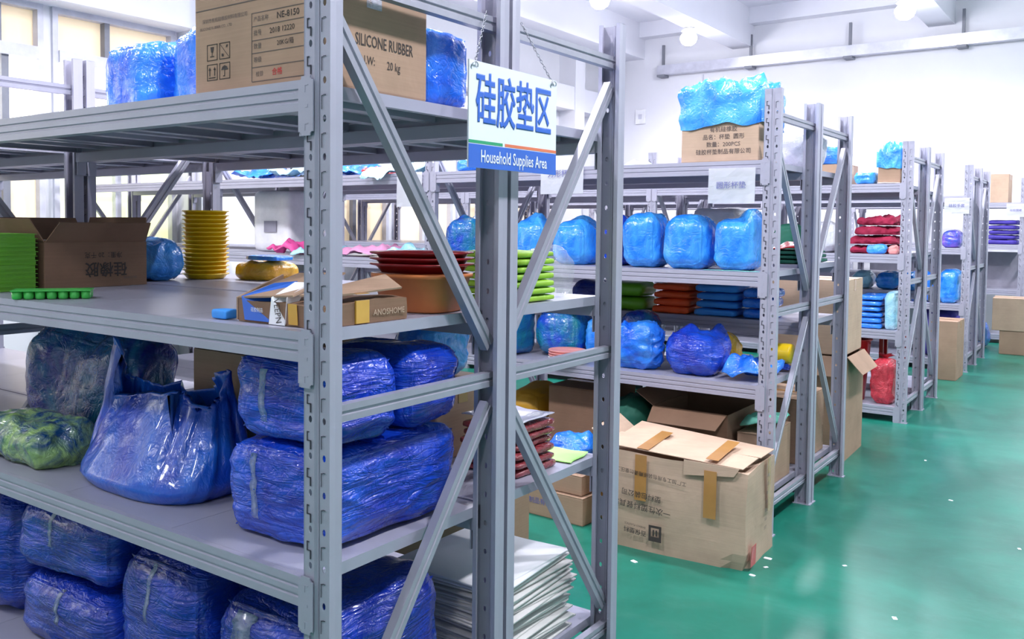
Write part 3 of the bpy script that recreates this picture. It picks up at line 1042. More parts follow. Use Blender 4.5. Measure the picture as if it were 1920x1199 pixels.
RT_ = lathe_mesh([(0, .004), (.082, .004), (.090, 0), (.102, .016), (.117, .020), (.117, .024), (.099, .022), (.088, .009), (0, .009)], 36, sq=(1.05, .95, .62))
for k in range(3):
    o = link('red_tray', RT_, 'dred', None, (-.185, .515, z + .0965 + k * .0145), (.0, 0, .12 + .05 * k))
    tag(o, 'dark red shallow tray stacked on the orange tub', 'tray', 'dark red trays on the orange tub')
folded('bagged_pack', 'lime green pack in clear film beside the inner rack post', 'pack', -.27, -.085, .80, 1.01, z, 1.318, 7, 'lime2', 'stack of lime green packs', 21, .003)
o = bundle('clear_wrap', 'crumpled clear plastic wrap pushed against the lime green packs', 'wrap', -.28, -.10, 1.02, 1.20, z, 1.33, 'clear', 23, lump=.04, wr=.012, r=.45, n=16, wdir=(9, 9, 9))

# third shelf: wrapped bundles, sack, bags
z = R1L[1] + e
def tape_on(o, x, y, z0, z1, w_, seed, yaw=0.0):
    bm = bmesh.new()
    n = 12
    L, Rr = [], []
    dg = bpy.context.evaluated_depsgraph_get()
    rows = []
    for k in range(n + 1):
        zz = z0 + (z1 - z0) * k / n
        row = []
        for sgn in (-1, 0, 1):
            ox = x + sgn * w_ * (.5 + .18 * nz(k * .7, sgn, 0, seed))
            hit, loc, nr, idx = o.ray_cast(Vector((ox, -2, zz)), Vector((0, 1, 0)))
            row.append(Vector((ox, (loc.y if hit else y) - .0025, zz)))
        rows.append([bm.verts.new(p) for p in row])
    fs = [bm.faces.new((rows[k][i], rows[k][i + 1], rows[k + 1][i + 1], rows[k + 1][i])) for k in range(n) for i in range(2)]
    bmesh.ops.solidify(bm, geom=fs, thickness=.0006)
    return link('tape_strip', mesh_of(bm, 'tape_strip', True), 'tapec', o)
a = bundle('wrapped_bundle', 'large deep blue film bundle under the others at the shelf end', 'bundle', -.435, -.085, .075, .565, z, .898, 'blue', 31, n=46, lump=.016, wr=.0055, r=.19, wdir=(3, 3, 17))
tape_on(a, -.06, -.24, .05, .20, .022, 1)
a = bundle('wrapped_bundle', 'deep blue film bundle lying on the large bundle at the front rack post', 'bundle', -.415, -.085, .085, .335, .900, 1.100, 'blue', 32, n=42, lump=.016, wr=.0055, r=.22, wdir=(3, 3, 17))
tape_on(a, -.05, -.12, .04, .16, .022, 2)
a = bundle('wrapped_bundle', 'deep blue film bundle with a tied red mark, behind the upper front bundle', 'bundle', -.40, -.078, .345, .570, .900, 1.098, 'blue', 33, n=42, lump=.02, wr=.0055, r=.28, wdir=(3, 4, 17))


def sack(label, cx, cy, z0, hx, hy, H, mat, seed, peaks, name='plastic_sack', lean=(0, 0)):
    """loose open-mouthed plastic sack; peaks: list of (angle, extra height, width)"""
    bm = bmesh.new()
    nu, nv = 84, 26
    rows = []
    for j in range(nv + 1):
        t = j / nv
        row = []
        for i in range(nu):
            a = 2 * math.pi * i / nu
            c_, s_ = math.cos(a), math.sin(a)
            c_ = math.copysign(abs(c_) ** .7, c_)
            s_ = math.copysign(abs(s_) ** .7, s_)
            h = H + sum(q * math.exp(-((math.atan2(math.sin(a - p), math.cos(a - p))) / w_) ** 2) for p, q, w_ in peaks) + .02 * nz(c_ * 3, s_ * 3, 0, seed)
            prof = .84 + .16 * math.sin(min(1, t * 5) * math.pi / 2)
            kx = prof * (1 - .30 * max(0, t - .2) ** 1.3)
            ky = prof * (1 - .93 * max(0, t - .12) ** .85)
            pl = (.02 + .10 * t) * nz(c_ * 3.4, s_ * 3.4, t * .6, seed) + (.02 + .12 * t) * (.5 - abs(nz(c_ * 7, s_ * 7, t * .9, seed + 2)) * 1.6) + .02 * nz(c_ * 5, s_ * 5, t * 9, seed + 4)
            th, dy = t, 0.0
            if t > .90 and s_ < .2:
                th, dy = .90 - (t - .90) * 1.6 * min(1, .2 - s_), -.016
            row.append(bm.verts.new((hx * (kx + pl) * c_ + lean[0] * t, max(.022 - cy, hy * (ky + pl * (.5 + t)) * s_ + lean[1] * t + dy), max(.001, h * th))))
        rows.append(row)
    fs = []
    for j in range(nv):
        for i in range(nu):
            fs.append(bm.faces.new((rows[j][i], rows[j][(i + 1) % nu], rows[j + 1][(i + 1) % nu], rows[j + 1][i])))
    bmesh.ops.recalc_face_normals(bm, faces=fs)
    bmesh.ops.solidify(bm, geom=fs, thickness=.0012)
    for v in bm.verts: v.co.z = max(.001, v.co.z)
    o = link(name, mesh_of(bm, name, True), mat, None, (cx, cy, z0))
    tag(o, label, 'bag')
    me = rbox((hx * 1.45, hy * 1.4, H * .62), .4, 16, seed, .03, .006, name='bag_contents')
    link('bag_contents', me, 'teald', o, (0, 0, .002)).scale = (1, .8, .55)
    return o


M['sackf'] = mat_plastic('sack_film', (16, 50, 176), (30, 110, 214), 0.28, 3.4, (10, 10, 2), 0.22)
sack('open blue plastic sack with a pointed corner, standing on the third shelf', -.865, .225, z, .275, .175, .255, 'sackf', 41, [(math.radians(190), .17, .22), (math.radians(20), .07, .5), (math.radians(285), .04, .5)], lean=(-.03, .05))
a = bundle('plastic_bag', 'dark blue and teal stuffed bag behind the open sack', 'bag', -1.86, -1.22, .30, .59, z, 1.06, 'teald', 42, n=30, lump=.04, wr=.01, r=.4, wdir=(8, 8, 8))
bundle('plastic_bag', 'blue bag with green pieces showing, beside the open sack at the shelf edge', 'bag', -1.62, -1.20, .04, .27, z, .80, 'greenb', 43, n=28, lump=.03, wr=.01, r=.42, wdir=(10, 10, 10))
open_carton('open brown carton half hidden behind the open blue sack', -.98, -.50, .41, .60, z, .345, 'card', 0, (None, None, 40, 50), .07)

# bottom shelf of the same rack
z = R1L[0] + e
a = bundle('wrapped_bundle', 'dark blue wrapped bundle at the foot of a two high stack on the bottom shelf', 'bundle', -1.39, -.88, .04, .50, z, .375, 'blued', 51, n=42, lump=.02, wr=.006, r=.3, wdir=(3, 3, 16))
tape_on(a, .02, -.22, .10, .19, .02, 5)
a = bundle('wrapped_bundle', 'dark blue wrapped bundle on top of the two high stack on the bottom shelf', 'bundle', -1.38, -.885, .045, .49, .377, .595, 'blued', 52, n=42, lump=.02, wr=.006, r=.3, wdir=(3, 3, 16))
tape_on(a, -.03, -.22, .09, .20, .02, 6)
a = bundle('wrapped_bundle', 'tall dark blue wrapped bundle beside the two high stack on the bottom shelf', 'bundle', -.865, -.49, .04, .50, z, .56, 'blued', 53, n=42, lump=.02, wr=.006, r=.22, wdir=(3, 3, 16), taper=.06)
tape_on(a, -.02, -.22, .22, .36, .018, 7)
a = bundle('wrapped_bundle', 'dark blue wrapped bundle with clear torn film, at the end of the bottom shelf', 'bundle', -.475, -.085, .05, .54, z, .545, 'blued', 54, n=42, lump=.02, wr=.006, r=.22, wdir=(3, 3, 16))
tape_on(a, -.06, -.22, .24, .33, .07, 8)
bundle('wrapped_bundle', 'dark blue wrapped bundle furthest in along the bottom shelf', 'bundle', -1.86, -1.405, .05, .50, z, .58, 'blued', 55, n=24, lump=.025, wr=.008, r=.25)

# rack back to back with it: third shelf and bottom shelf
z = R1L[1] + e
folded('bagged_pack', 'dark red clear-wrapped pack in the stack under the hanging sign post', 'pack', -.32, -.115, .86, 1.07, z, .815, 6, 'maroon', 'stack of dark red packs', 61, .005)
sheet('plastic_sheet', 'pale lilac film lying on top of the dark red packs', 'film', -.32, -.115, .87, 1.06, .818, 'whitep', 62, .012, .003)
sheet('paper_sheet', 'light green sheet lying on the shelf corner behind the dark red packs', 'sheet', -.27, -.09, 1.09, 1.24, z, 'limes', 63, .006, .002, rz=.15)
z = R1L[0] + e
for k in range(38):
    wv = rbox((.36 + random.uniform(-.03, .03), .40 + random.uniform(-.03, .03), .0061), .3, 5, 70 + k, .0008, 0, bulge=0, name='paper_board')
    o = link('paper_board', wv, 'paperg' if k < 34 else 'paper', None, (-.27 + random.uniform(-.014, .014), .92 + random.uniform(-.014, .014), z + k * .0064), (0, 0, random.uniform(-.09, .09)))
    tag(o, 'flat white folded carton board in the tall pile on the bottom shelf', 'board', 'pile of flat white boards')
bundle('plastic_bag', 'pale blue bag stacked on a carton behind the deep blue bundles', 'bag', -.62, -.42, .86, 1.10, R1L[1] + .24, 1.10, 'bluel', 65, lump=.02, r=.35)
carton('small brown carton under the pale blue bag', -.64, -.40, .85, 1.12, R1L[1] + e, R1L[1] + .238, 'card')
carton('plain brown carton standing on the floor between the racks', -1.35, -.80, 1.55, 2.02, 0, .30, 'card', 0)

# ------------------------------------------------------------------ cartons on the floor in front of row 2
bc = empty('big_carton', (-.262, 2.463, 0), .045)
tag(bc, 'large battered carton with tape and upside-down print on the green floor', 'box')
W, D, H = .62, .385, .415
bm = bmesh.new()
bbox(bm, -W / 2, W / 2, -D / 2, D / 2, 0, H)
bm.faces.ensure_lookup_table()
bmesh.ops.subdivide_edges(bm, edges=list(bm.edges), cuts=11, use_grid_fill=True)
for f in [f for f in bm.faces if all(v.co.z > H - 1e-5 for v in f.verts) and all(abs(v.co.x) < W / 2 - .02 or True for v in f.verts)]:
    pass
for v in bm.verts:
    x, y, zz = v.co
    ex = min(1, max(0, (W / 2 - abs(x)) / .04))
    ey = min(1, max(0, (D / 2 - abs(y)) / .04))
    k = .012 * nz(x * 5, y * 5, zz * 5, 8)
    v.co.y += (k + .010 * math.sin(zz / H * math.pi)) * (-1 if y < 0 else 1) * (1 if abs(y) > D / 2 - 1e-4 else .6)
    v.co.x += (.010 * nz(zz * 6, y * 6, x, 9)) * (1 if abs(x) > W / 2 - 1e-4 else .3)
    if zz > H - 1e-4: v.co.z += .010 * nz(x * 6, y * 6, 0, 4) - .022 * ex * ey - .02 * (x / W)
    if zz < 1e-4:
        v.co.z += .030 * max(0, -x / W * 2) ** 2 * 0
    if zz < .06 and x > W / 2 - .06 and y < -D / 2 + .06:      # crushed lower corner
        v.co.x -= .018 * (1 - zz / .06)
        v.co.y += .015 * (1 - zz / .06)
link('carton_body', mesh_of(bm, 'carton_body', False), 'card2', bc)
def quad(name, pts, mt, th=.003, parent=bc):
    bm = bmesh.new()
    f = bm.faces.new([bm.verts.new(p) for p in pts])
    f.normal_update()
    nn = f.normal.copy()
    r = bmesh.ops.extrude_face_region(bm, geom=[f])
    for q in r['geom']:
        if isinstance(q, bmesh.types.BMVert): q.co += nn * th
    bmesh.ops.recalc_face_normals(bm, faces=bm.faces)
    return link(name, mesh_of(bm, name), mt, parent)
h0 = H + .012
quad('top_flap', [(-W / 2, -D / 2 - .004, h0 + .012), (W / 2 - .02, -D / 2 + .002, h0 - .012), (W / 2 - .01, -.01, h0 - .002), (-W / 2, -.02, h0 + .028)], 'card2')
quad('top_flap', [(-W / 2, -.005, h0 + .016), (W / 2 - .005, .005, h0 - .004), (W / 2, D / 2, h0 - .004), (-W / 2 + .01, D / 2, h0 + .040)], 'card2')
quad('side_flap', [(-W / 2 - .002, -D / 2 + .02, h0 + .0), (-W / 2 - .002, D / 2 - .02, h0), (-W / 2 - .09, D / 2 - .03, h0 + .07), (-W / 2 - .09, -D / 2 + .05, h0 + .055)], 'card2')
quad('torn_flap', [(W / 2 - .26, -D / 2 - .010, H - .055), (W / 2 - .05, -D / 2 - .012, H - .030), (W / 2 - .03, -D / 2 - .008, H + .004), (W / 2 - .26, -D / 2 - .006, H + .008)], 'card2', .003)
yf = -D / 2 - .021
for x0, z0_, z1_ in ((-.135, .22, H), (.165, .20, H - .02)):
    quad('packing_tape', [(x0 - .026, yf, z0_), (x0 + .026, yf, z0_), (x0 + .026, yf + .004, z1_), (x0 - .026, yf + .004, z1_)], 'tape', .0008)
    quad('packing_tape', [(x0 - .026, -D / 2 - .002, h0 + .012), (x0 + .026, -D / 2 - .002, h0 + .010), (x0 + .026, D / 2 - .1, h0 + .030), (x0 - .026, D / 2 - .1, h0 + .032)], 'tape', .0008)
quad('packing_tape', [(W / 2 + .014, .06, .19), (W / 2 + .014, .10, .19), (W / 2 + .010, .10, H), (W / 2 + .010, .06, H)], 'tape', .0008)
yt = yf - .001
def pf(t, size, x, zz, bold=0.004, mt='ink'): text_obj(t, size, mt, bc, face_y(x, yt, zz, 0) @ Matrix.Rotation(math.radians(-4), 4, 'Z'), 'printed_text', bold, 1.0, flip=True)
pf('工厂加工专用包装纸箱请勿重压工艺', .021, -.10, .335)
pf('塑料包装公司', .030, -.13, .245)
pf('一次性塑料餐具箱', .033, -.13, .195)
pf('百保塑料', .026, -.155, .085, .012)
pf('BAIBAO PLASTICS', .012, -.155, .110, .0)
lg = empty('printed_logo', (-.065, yt - .0005, .09))
lg.parent = bc
for q in ((-.028, .028, -.034, -.014), (-.028, -.018, -.014, .034), (.018, .028, -.014, .034), (-.018, .018, .024, .034), (-.010, -.003, -.010, .016), (.003, .010, -.010, .016)):
    link('logo_mark', box_mesh(q[0], q[1], -.0004, .0004, q[2], q[3]), 'ink', lg)
xe = W / 2 + .013
for k in range(7):
    text_obj(('品名：', '规格：', '数量：', '毛重：', '净重：', '尺寸：', '日期：')[k], .017, 'inkf', bc, face_x(xe, .02 + .006 * k, .13 + .036 * k, 0), 'printed_text', .002, 1.0, flip=True)
quad('red_sticker', [(W / 2 + .010, -D / 2 + .03, .015), (W / 2 + .012, -D / 2 + .09, .015), (W / 2 + .014, -D / 2 + .09, .10), (W / 2 + .014, -D / 2 + .03, .10)], 'red', .001)
o = carton('long low brown carton with blue print on the floor beside the big battered carton', -1.30, -.72, 2.38, 2.70, 0, .130, 'card', -.05, seam='x')
text_obj('广东硅胶制品有限公司', .032, 'inkb', o, face_y(.02, -.1605, .07), 'printed_text', .004)
carton('short brown carton lying on the long low carton', -1.24, -.74, 2.40, 2.68, .1325, .225, 'card', -.05, seam='x')
bundle('plastic_bag', 'crumpled blue film bag lying on the short carton beside the big battered carton', 'bag', -.99, -.76, 2.42, 2.64, .2275, .40, 'bluem', 66, n=20, lump=.04, wr=.012, r=.45, wdir=(8, 8, 8), ears=.04)
for i, (x, y, s) in enumerate(((.075, 2.50, .016), (.10, 2.40, .010), (.62, 2.2, .012), (.085, 2.28, .012), (.35, 2.62, .009), (.9, 3.3, .010), (.55, 3.9, .010), (1.05, 4.4, .012), (.3, 4.7, .010), (-.35, 2.12, .014))):
    me = rbox((s * 2, s * 1.3, s * .25), .4, 5, 80 + i, .002, .001, name='paper_scrap')
    tag(link('paper_scrap', me, 'paper', None, (x, y, 0), (0, 0, i)), 'small white paper scrap lying on the green floor', 'scrap', 'paper scraps on the floor')

# ------------------------------------------------------------------ row 2
z = R2L[3] + e
yA = Y2 + .03
carton('brown carton on the top shelf under a blue plastic cover', -.47, -.105, yA, yA + .34, z, 1.895, 'card2', tapes=False)
o = bpy.data.objects['cardboard_box.003'] if 'cardboard_box.003' in bpy.data.objects else None


def cover(label, x0, x1, y0, y1, z0, z1, hem, mat, seed, name='plastic_cover'):
    """film draped over a box: crumpled dome with an uneven hem; hem = mean depth the film hangs below z0"""
    bm = bmesh.new()
    nu, nv = 72, 22
    hx, hy = (x1 - x0) / 2, (y1 - y0) / 2
    rows = []
    for j in range(nv + 1):
        t = j / nv
        row = []
        for i in range(nu):
            a = 2 * math.pi * i / nu
            c_, s_ = math.cos(a), math.sin(a)
            k = 1 / max(abs(c_), abs(s_)) ** .82
            hemz = hem * (1 + 1.1 * nz(c_ * 1.6, s_ * 1.6, 0, seed))
            if t < .45:
                q = t / .45
                r = q
                zz = (z1 - z0) * (1 - .25 * q ** 3)
                zz += .055 * nz(c_ * q * 3, s_ * q * 3, 1, seed) + .028 * nz(c_ * q * 7, s_ * q * 7, 2, seed)
            else:
                q = (t - .45) / .55
                r = 1 + .02 * math.sin(q * 3)
                top = (z1 - z0) * .75 + .055 * nz(c_ * 3, s_ * 3, 1, seed) + .028 * nz(c_ * 7, s_ * 7, 2, seed)
                zz = top + (-hemz - top) * q
            d = (.09 * abs(nz(c_ * 3, s_ * 3, zz * 9, seed + 3)) + .05 * nz(c_ * 9, s_ * 9, zz * 22, seed + 6)) * min(1, t * 3)
            d = max(d, -.0) if t > .45 else d
            row.append(bm.verts.new((hx * r * (1 + d) * c_ * k, hy * r * (1 + d) * s_ * k, zz)))
        rows.append(row)
    fs = [bm.faces.new((rows[j][i], rows[j][(i + 1) % nu], rows[j + 1][(i + 1) % nu], rows[j + 1][i])) for j in range(nv) for i in range(nu)]
    bmesh.ops.remove_doubles(bm, verts=bm.verts, dist=1e-5)
    bmesh.ops.recalc_face_normals(bm, faces=bm.faces)
    o = link(name, mesh_of(bm, name, True), mat, None, ((x0 + x1) / 2, (y0 + y1) / 2, z0))
    return tag(o, label, 'cover')


def last(name):
    return [q for q in bpy.data.objects if q.name.split('.')[0] == name][-1]


def print_on(root, lines, ypos, mt='inkf', size=.02, x=0, z0=.05, dz=.03):
    for k, t in enumerate(lines):
        text_obj(t, size, mt, root, face_y(x, ypos, z0 + dz * k), 'printed_text', .004)


rb = [q for q in COL.objects if q.get('label', '').startswith('brown carton on the top shelf under')][0]
print_on(rb, ('硅胶杯垫制品有限公司', '数量：200PCS', '品名：杯垫  圆形', '有机硅橡胶'), -.171, 'inkf', .026, .02, .045, .034)
cover('shiny blue plastic cover draped over the carton on the top shelf', -.482, -.094, yA - .012, yA + .352, 1.897, 2.075, .05, 'bluel', 91)
bundle('wrapped_bundle', 'large white padded bundle on the top shelf inside the rack frame', 'bundle', -.52, -.075, Y2 + RB + .06, Y2 + RB + .56, R2BL[3] + e, 1.975, 'whitef', 92, n=26, lump=.02, wr=.004, r=.4)
# loose film and cloth on the far bays of the top shelf
sheet('plastic_sheet', 'deep blue film heap at the far end of the top shelf', 'film', -3.80, -3.42, yA + .02, yA + .34, z, 'bluem', 93, .10, .004)
sheet('plastic_sheet', 'white and cyan film heap beside the deep blue heap on the top shelf', 'film', -3.40, -3.08, yA + .02, yA + .34, z, 'cyan', 94, .09, .004)
sheet('plastic_sheet', 'deep blue film heap beside red cloth on the top shelf', 'film', -3.03, -2.60, yA + .02, yA + .36, z, 'bluem', 95, .08, .004)
sheet('cloth', 'red cloth on the top shelf between blue film and cyan cloth', 'cloth', -2.56, -2.46, yA + .03, yA + .3, z, 'red', 96, .06, .004)
sheet('cloth', 'pale cyan cloth hanging over the top shelf edge beside the red cloth', 'cloth', -2.43, -2.25, yA - .13, yA + .22, z, 'cyan', 97, .05, .003, droop=.13, drop_y=yA - .055)
sheet('cloth', 'pale cyan folded cloth on the top shelf against the rack post', 'cloth', -2.22, -2.02, yA + .02, yA + .3, z, 'cyan', 98, .07, .004)
bundle('plastic_bag', 'blue bag with white folds on the top shelf past the rack post', 'bag', -1.84, -1.62, yA + .02, yA + .26, z, 1.77, 'bluem', 99, lump=.02, r=.4)

z = R2L[2] + e
spots = [(-1.93, -1.69, 1.45, 'tealb', 'blue film bundle with pale green contents, at the far end of the bundle row'),
         (-1.47, -1.24, 1.46, 'bluel', 'bright blue film bundle next after the pale green one in the row'),
         (-1.21, -.97, 1.445, 'bluel', 'bright blue film bundle with flat open mouth behind the rack post'),
         (-.80, -.60, 1.46, 'bluel', 'light blue film bundle with a white crease, after the open mouthed one'),
         (-.585, -.345, 1.45, 'bluel', 'wide smooth light blue film bundle, second from the row end'),
         (-.335, -.125, 1.475, 'bluel', 'light blue film bundle with a knotted top, at the row end')]
for i, (a_, b_, t_, mt, lb) in enumerate(spots):
    o = bundle('wrapped_bundle', lb, 'bundle', a_, b_, yA + .01, yA + .27, z, t_, mt, 101 + i, group='light blue bundles in a row', n=28, lump=.022, wr=.004, r=.33, wdir=(14, 14, 5), taper=.08, ears=.06 if i != 5 else .11)
bundle('wrapped_bundle', 'dark blue bundle half hidden at the back of the bundle row', 'bundle', -.95, -.82, yA + .10, yA + .36, z, 1.45, 'blue', 108, n=16, r=.3)
sheet('cloth', 'mint and blue thin sheets at the shelf end under the light blue bundles', 'cloth', -.34, -.09, yA - .02, yA + .0, z, 'mint', 109, .004, .002)
sheet('cloth', 'pink rolled mat lying on the middle shelf of the far bay', 'cloth', -3.40, -3.12, yA + .0, yA + .20, z, 'mag', 110, .09, .012)
sheet('cloth', 'pale blue cloth hanging over the middle shelf edge of the far bay', 'cloth', -3.10, -2.86, yA - .06, yA + .3, z, 'cyan', 111, .07, .004, droop=.05, drop_y=yA - .04)
sheet('cloth', 'pink cloth spread on the middle shelf beside pale blue packs', 'cloth', -2.80, -2.32, yA, yA + .4, z, 'pink', 112, .07, .004)
sheet('cloth', 'pale blue crumpled pack at the edge of the pink cloth', 'cloth', -2.30, -2.02, yA - .10, yA + .3, z, 'cyan', 113, .09, .005, droop=.10, drop_y=yA - .055)
sheet('cloth', 'lilac folded cloth behind the pale blue crumpled pack', 'cloth', -2.28, -2.04, yA + .32, yA + .54, z, 'lila', 114, .09, .006)
cn = empty('plastic_canister', (-3.64, yA + .38, z), .05)
tag(cn, 'white plastic canister with rounded edges standing on the middle shelf of the far bay', 'canister')
link('canister_body', rbox((.38, .26, .44), .16, 14, 5, .003, 0, bulge=.02), 'white', cn)
link('label_patch', box_mesh(-.06, .06, -.139, -.134, .14, .22), 'grey', cn)
link('cap', lathe_mesh([(0, .44), (.035, .44), (.035, .465), (0, .465)], 18), 'white', cn)

z = R2L[1] + e
bundle('plastic_bag', 'blue bag with dark green contents beside another at the inner rack post', 'bag', -1.52, -1.40, yA, yA + .25, z, .93, 'tealb', 121, n=18, r=.35)
bundle('plastic_bag', 'large blue bag showing green contents, next to the pink dishes', 'bag', -1.385, -1.08, yA + .115, yA + .40, z, .945, 'tealb', 122, n=24, lump=.02, r=.35, wdir=(9, 9, 9))
bundle('plastic_bag', 'light blue bag behind the pink dishes', 'bag', -1.07, -.93, yA + .14, yA + .36, z, .90, 'bluel', 123, n=18, r=.35)
DISH = lathe_mesh([(0, .002), (.06, 0), (.09, .010), (.098, .018), (.096, .021), (.086, .014), (0, .008)], 30)
for k, mt in enumerate(('limes', 'paper', 'salm', 'salm', 'salm')):
    tag(link('round_dish', DISH, mt, None, (-1.075, yA + .005, z + k * .0125)), ('pale green dish at the bottom of the pink dish stack', 'white dish under the pink dishes', 'salmon pink round dish in the stack at the shelf edge', 'salmon pink round dish in the stack at the shelf edge', 'salmon pink round dish in the stack at the shelf edge')[k], 'dish', 'stack of round dishes')
bundle('plastic_bag', 'dark green bag behind the crumpled blue bags', 'bag', -.90, -.72, yA + .20, yA + .45, z, .95, 'teald', 124, n=18, r=.4)
o = bundle('plastic_bag', 'crumpled empty blue bag slumping over the shelf edge', 'bag', -.84, -.575, yA - .0, yA + .185, z, .92, 'bluem', 125, n=26, lump=.05, wr=.014, r=.46, wdir=(9, 9, 9), ears=.06)
o = bundle('plastic_bag', 'round stuffed blue bag with tied mouth, beside the crumpled empty bag', 'bag', -.565, -.275, yA - .0, yA + .28, z, .915, 'blue', 126, n=30, lump=.025, wr=.008, r=.36, wdir=(9, 9, 9), ears=.12)
sheet('plastic_sheet', 'flat blue bags spread at the end of the shelf', 'film', -.26, -.085, yA + .02, yA + .40, z, 'bluem', 127, .10, .006)
sheet('plastic_sheet', 'dark blue film lying beneath the yellow roll', 'film', -.20, -.08, yA + .43, yA + .57, z, 'blue', 128, .03, .006)
o = link('plastic_roll', lathe_mesh([(0, 0), (.045, 0), (.05, .01), (.05, .12), (.045, .13), (0, .13)], 20), 'yellow', None, (-.21, yA + .50, z + .085), (0, math.pi / 2, 0))
tag(o, 'yellow plastic roll on dark blue film at the shelf end', 'roll')
bundle('plastic_bag', 'yellow crumpled bag behind the round stuffed blue bag', 'bag', -.47, -.33, yA + .36, yA + .56, z, .85, 'yel2', 129, n=16, lump=.03, r=.4, ears=.05)

z = R2L[0] + e
open_carton('open brown carton with dark green cloth on the bottom shelf', -.62, -.24, yA + .06, yA + .50, z, .34, 'card3', 0, (-30, None, 60, 30), .12)
bundle('cloth', 'dark green cloth bunched on the bottom shelf beside the open carton', 'cloth', -.92, -.66, yA + .02, yA + .5, z, .52, 'dkgreen', 131, n=18, lump=.04, wr=.012, r=.4, wdir=(9, 9, 9))
carton('dark brown carton on the bottom shelf behind the big battered carton', -1.24, -.94, yA + .10, yA + .54, z, .53, 'card3')
bundle('plastic_bag', 'mustard yellow bag on the bottom shelf beside the dark brown carton', 'bag', -1.56, -1.30, yA + .10, yA + .45, z, .50, 'mustard', 132, n=18, lump=.03, r=.4)
carton('small brown carton with mint sheets on it, at the bottom shelf end', -.215, -.08, yA + .12, yA + .50, z, .42, 'card')
sheet('cloth', 'mint green sheets on the small carton at the bottom shelf end', 'cloth', -.215, -.08, yA + .14, yA + .48, .4225, 'mint', 133, .06, .006)

# row 2, rack behind
yB = Y2 + RB + .03
z = R2BL[1] + e
folded('folded_cloth', 'folded orange cloth in the stack beside the blue cloths', 'cloth', -.90, -.68, yB, yB + .24, z, 1.075, 4, 'orange2', 'stack of orange cloths', 141, .010)
folded('folded_cloth', 'folded sky blue cloth in the stack beside the orange cloths', 'cloth', -.66, -.42, yB, yB + .26, z, 1.08, 4, 'skyc', 'stack of sky blue cloths', 146, .012)
folded('folded_cloth', 'folded mid blue cloth at the end beside the sky blue cloths', 'cloth', -.40, -.24, yB, yB + .26, z, 1.07, 3, 'bluem', 'stack of mid blue cloths', 151, .010)
folded('bagged_pack', 'lime green wrapped pack stacked past the orange cloths', 'pack', -1.16, -.95, yB, yB + .22, z, 1.07, 2, 'lime', 'pair of lime packs', 155, .008)
bundle('plastic_bag', 'dark blue bag with teal folds behind the inner rack post', 'bag', -1.44, -1.20, yB, yB + .25, z, 1.07, 'blued', 158, n=16, r=.35)
z = R2BL[2] + e
folded('folded_cloth', 'flat dark green board stack on the rear rack end', 'board', -.40, -.09, yB + .02, yB + .5, z, 1.27, 3, 'dkgreen', 'dark green boards', 161, .004)
sheet('cloth', 'red cloth scrap lying on the dark green boards', 'cloth', -.38, -.10, yB + .05, yB + .4, 1.273, 'red', 164, .03, .004)
bundle('plastic_bag', 'white film pack on the rear rack beside the dark green boards', 'bag', -.72, -.44, yB + .05, yB + .5, z, 1.50, 'whitef', 165, n=16, lump=.015, r=.2)
z = R2BL[0] + e
carton('brown carton on the rear rack bottom shelf at the row end', -.42, -.09, yB + .05, yB + .5, z, .50, 'card')
open_carton('small open brown carton on the rear rack bottom shelf', -.90, -.50, yB + .05, yB + .5, z, .42, 'card', 0, (-20, 20, 30, None), .1)
z = R2BL[3] + e
sheet('plastic_sheet', 'cyan film on the rear top shelf beyond the white padded bundle', 'film', -1.5, -.9, yB, yB + .4, z, 'cyan', 167, .06, .004)

# cartons in the aisle behind row 2
o = open_carton('brown carton with its flap open, standing on the floor in the aisle behind the racks', -.52, -.085, 4.36, 4.84, 0, .62, 'card', .03, (-60, -50, None, -70), .13)
carton('tall brown carton stacked on the open flap carton in the aisle', -.54, -.10, 4.37, 4.83, .628, 1.075, 'card2', .03)

# ------------------------------------------------------------------ row 3
z = R3L[3] + e
yA = Y3 + .03
carton('brown carton under a blue cover on the top shelf of the crimson cloth rack', -.235, -.085, yA, yA + .3, z, 1.835, 'card', tapes=False)
cover('crumpled blue cover on the small carton of the crimson cloth rack', -.25, -.075, yA - .01, yA + .31, 1.837, 1.985, .02, 'bluel', 171)
bundle('plastic_bag', 'flat light blue bag beside the small covered carton', 'bag', -.41, -.25, yA, yA + .25, z, 1.80, 'bluel', 172, n=16, r=.4)
carton('brown carton with a blue bag on top, past the flat light blue bag', -.80, -.46, yA + .05, yA + .4, z, 1.86, 'card')
bundle('plastic_bag', 'blue bag lying on the carton past the flat light blue bag', 'bag', -.78, -.48, yA + .08, yA + .38, 1.8625, 2.02, 'bluem', 173, n=16, lump=.03, r=.4)
sheet('paper_sheet', 'curled white paper on the top shelf corner', 'sheet', -.23, -.085, yA - .025, yA - .004, z, 'paper', 174, .008, .002)
z = R3L[2] + e
for k in range(4):
    bundle('crimson_cloth', 'crumpled crimson cloth in the pile on the shelf', 'cloth', -.46 + .02 * k, -.09 - .015 * (k % 2), yA + .06, yA + .5, z + k * .069, z + k * .069 + .068 + .02 * (k == 3), 'crims', 181 + k, rz=.05 * (-1) ** k, group='crimson cloth pile', n=24, lump=.03, wr=.018, r=.45, wdir=(18, 18, 10), ears=.08 * (k == 3))
bundle('wrapped_pack', 'pale blue tissue pack in front of the crimson cloths', 'pack', -.30, -.16, yA - .01, yA + .05, z, 1.275, 'bluel', 186, n=12, r=.4)
bundle('wrapped_pack', 'pink pack in front of the crimson cloths', 'pack', -.155, -.085, yA - .01, yA + .05, z, 1.27, 'salm', 187, n=12, r=.4)
bundle('plastic_bag', 'white film bag past the crimson cloths', 'bag', -.74, -.50, yA, yA + .3, z, 1.44, 'whitef', 188, n=14, r=.4)
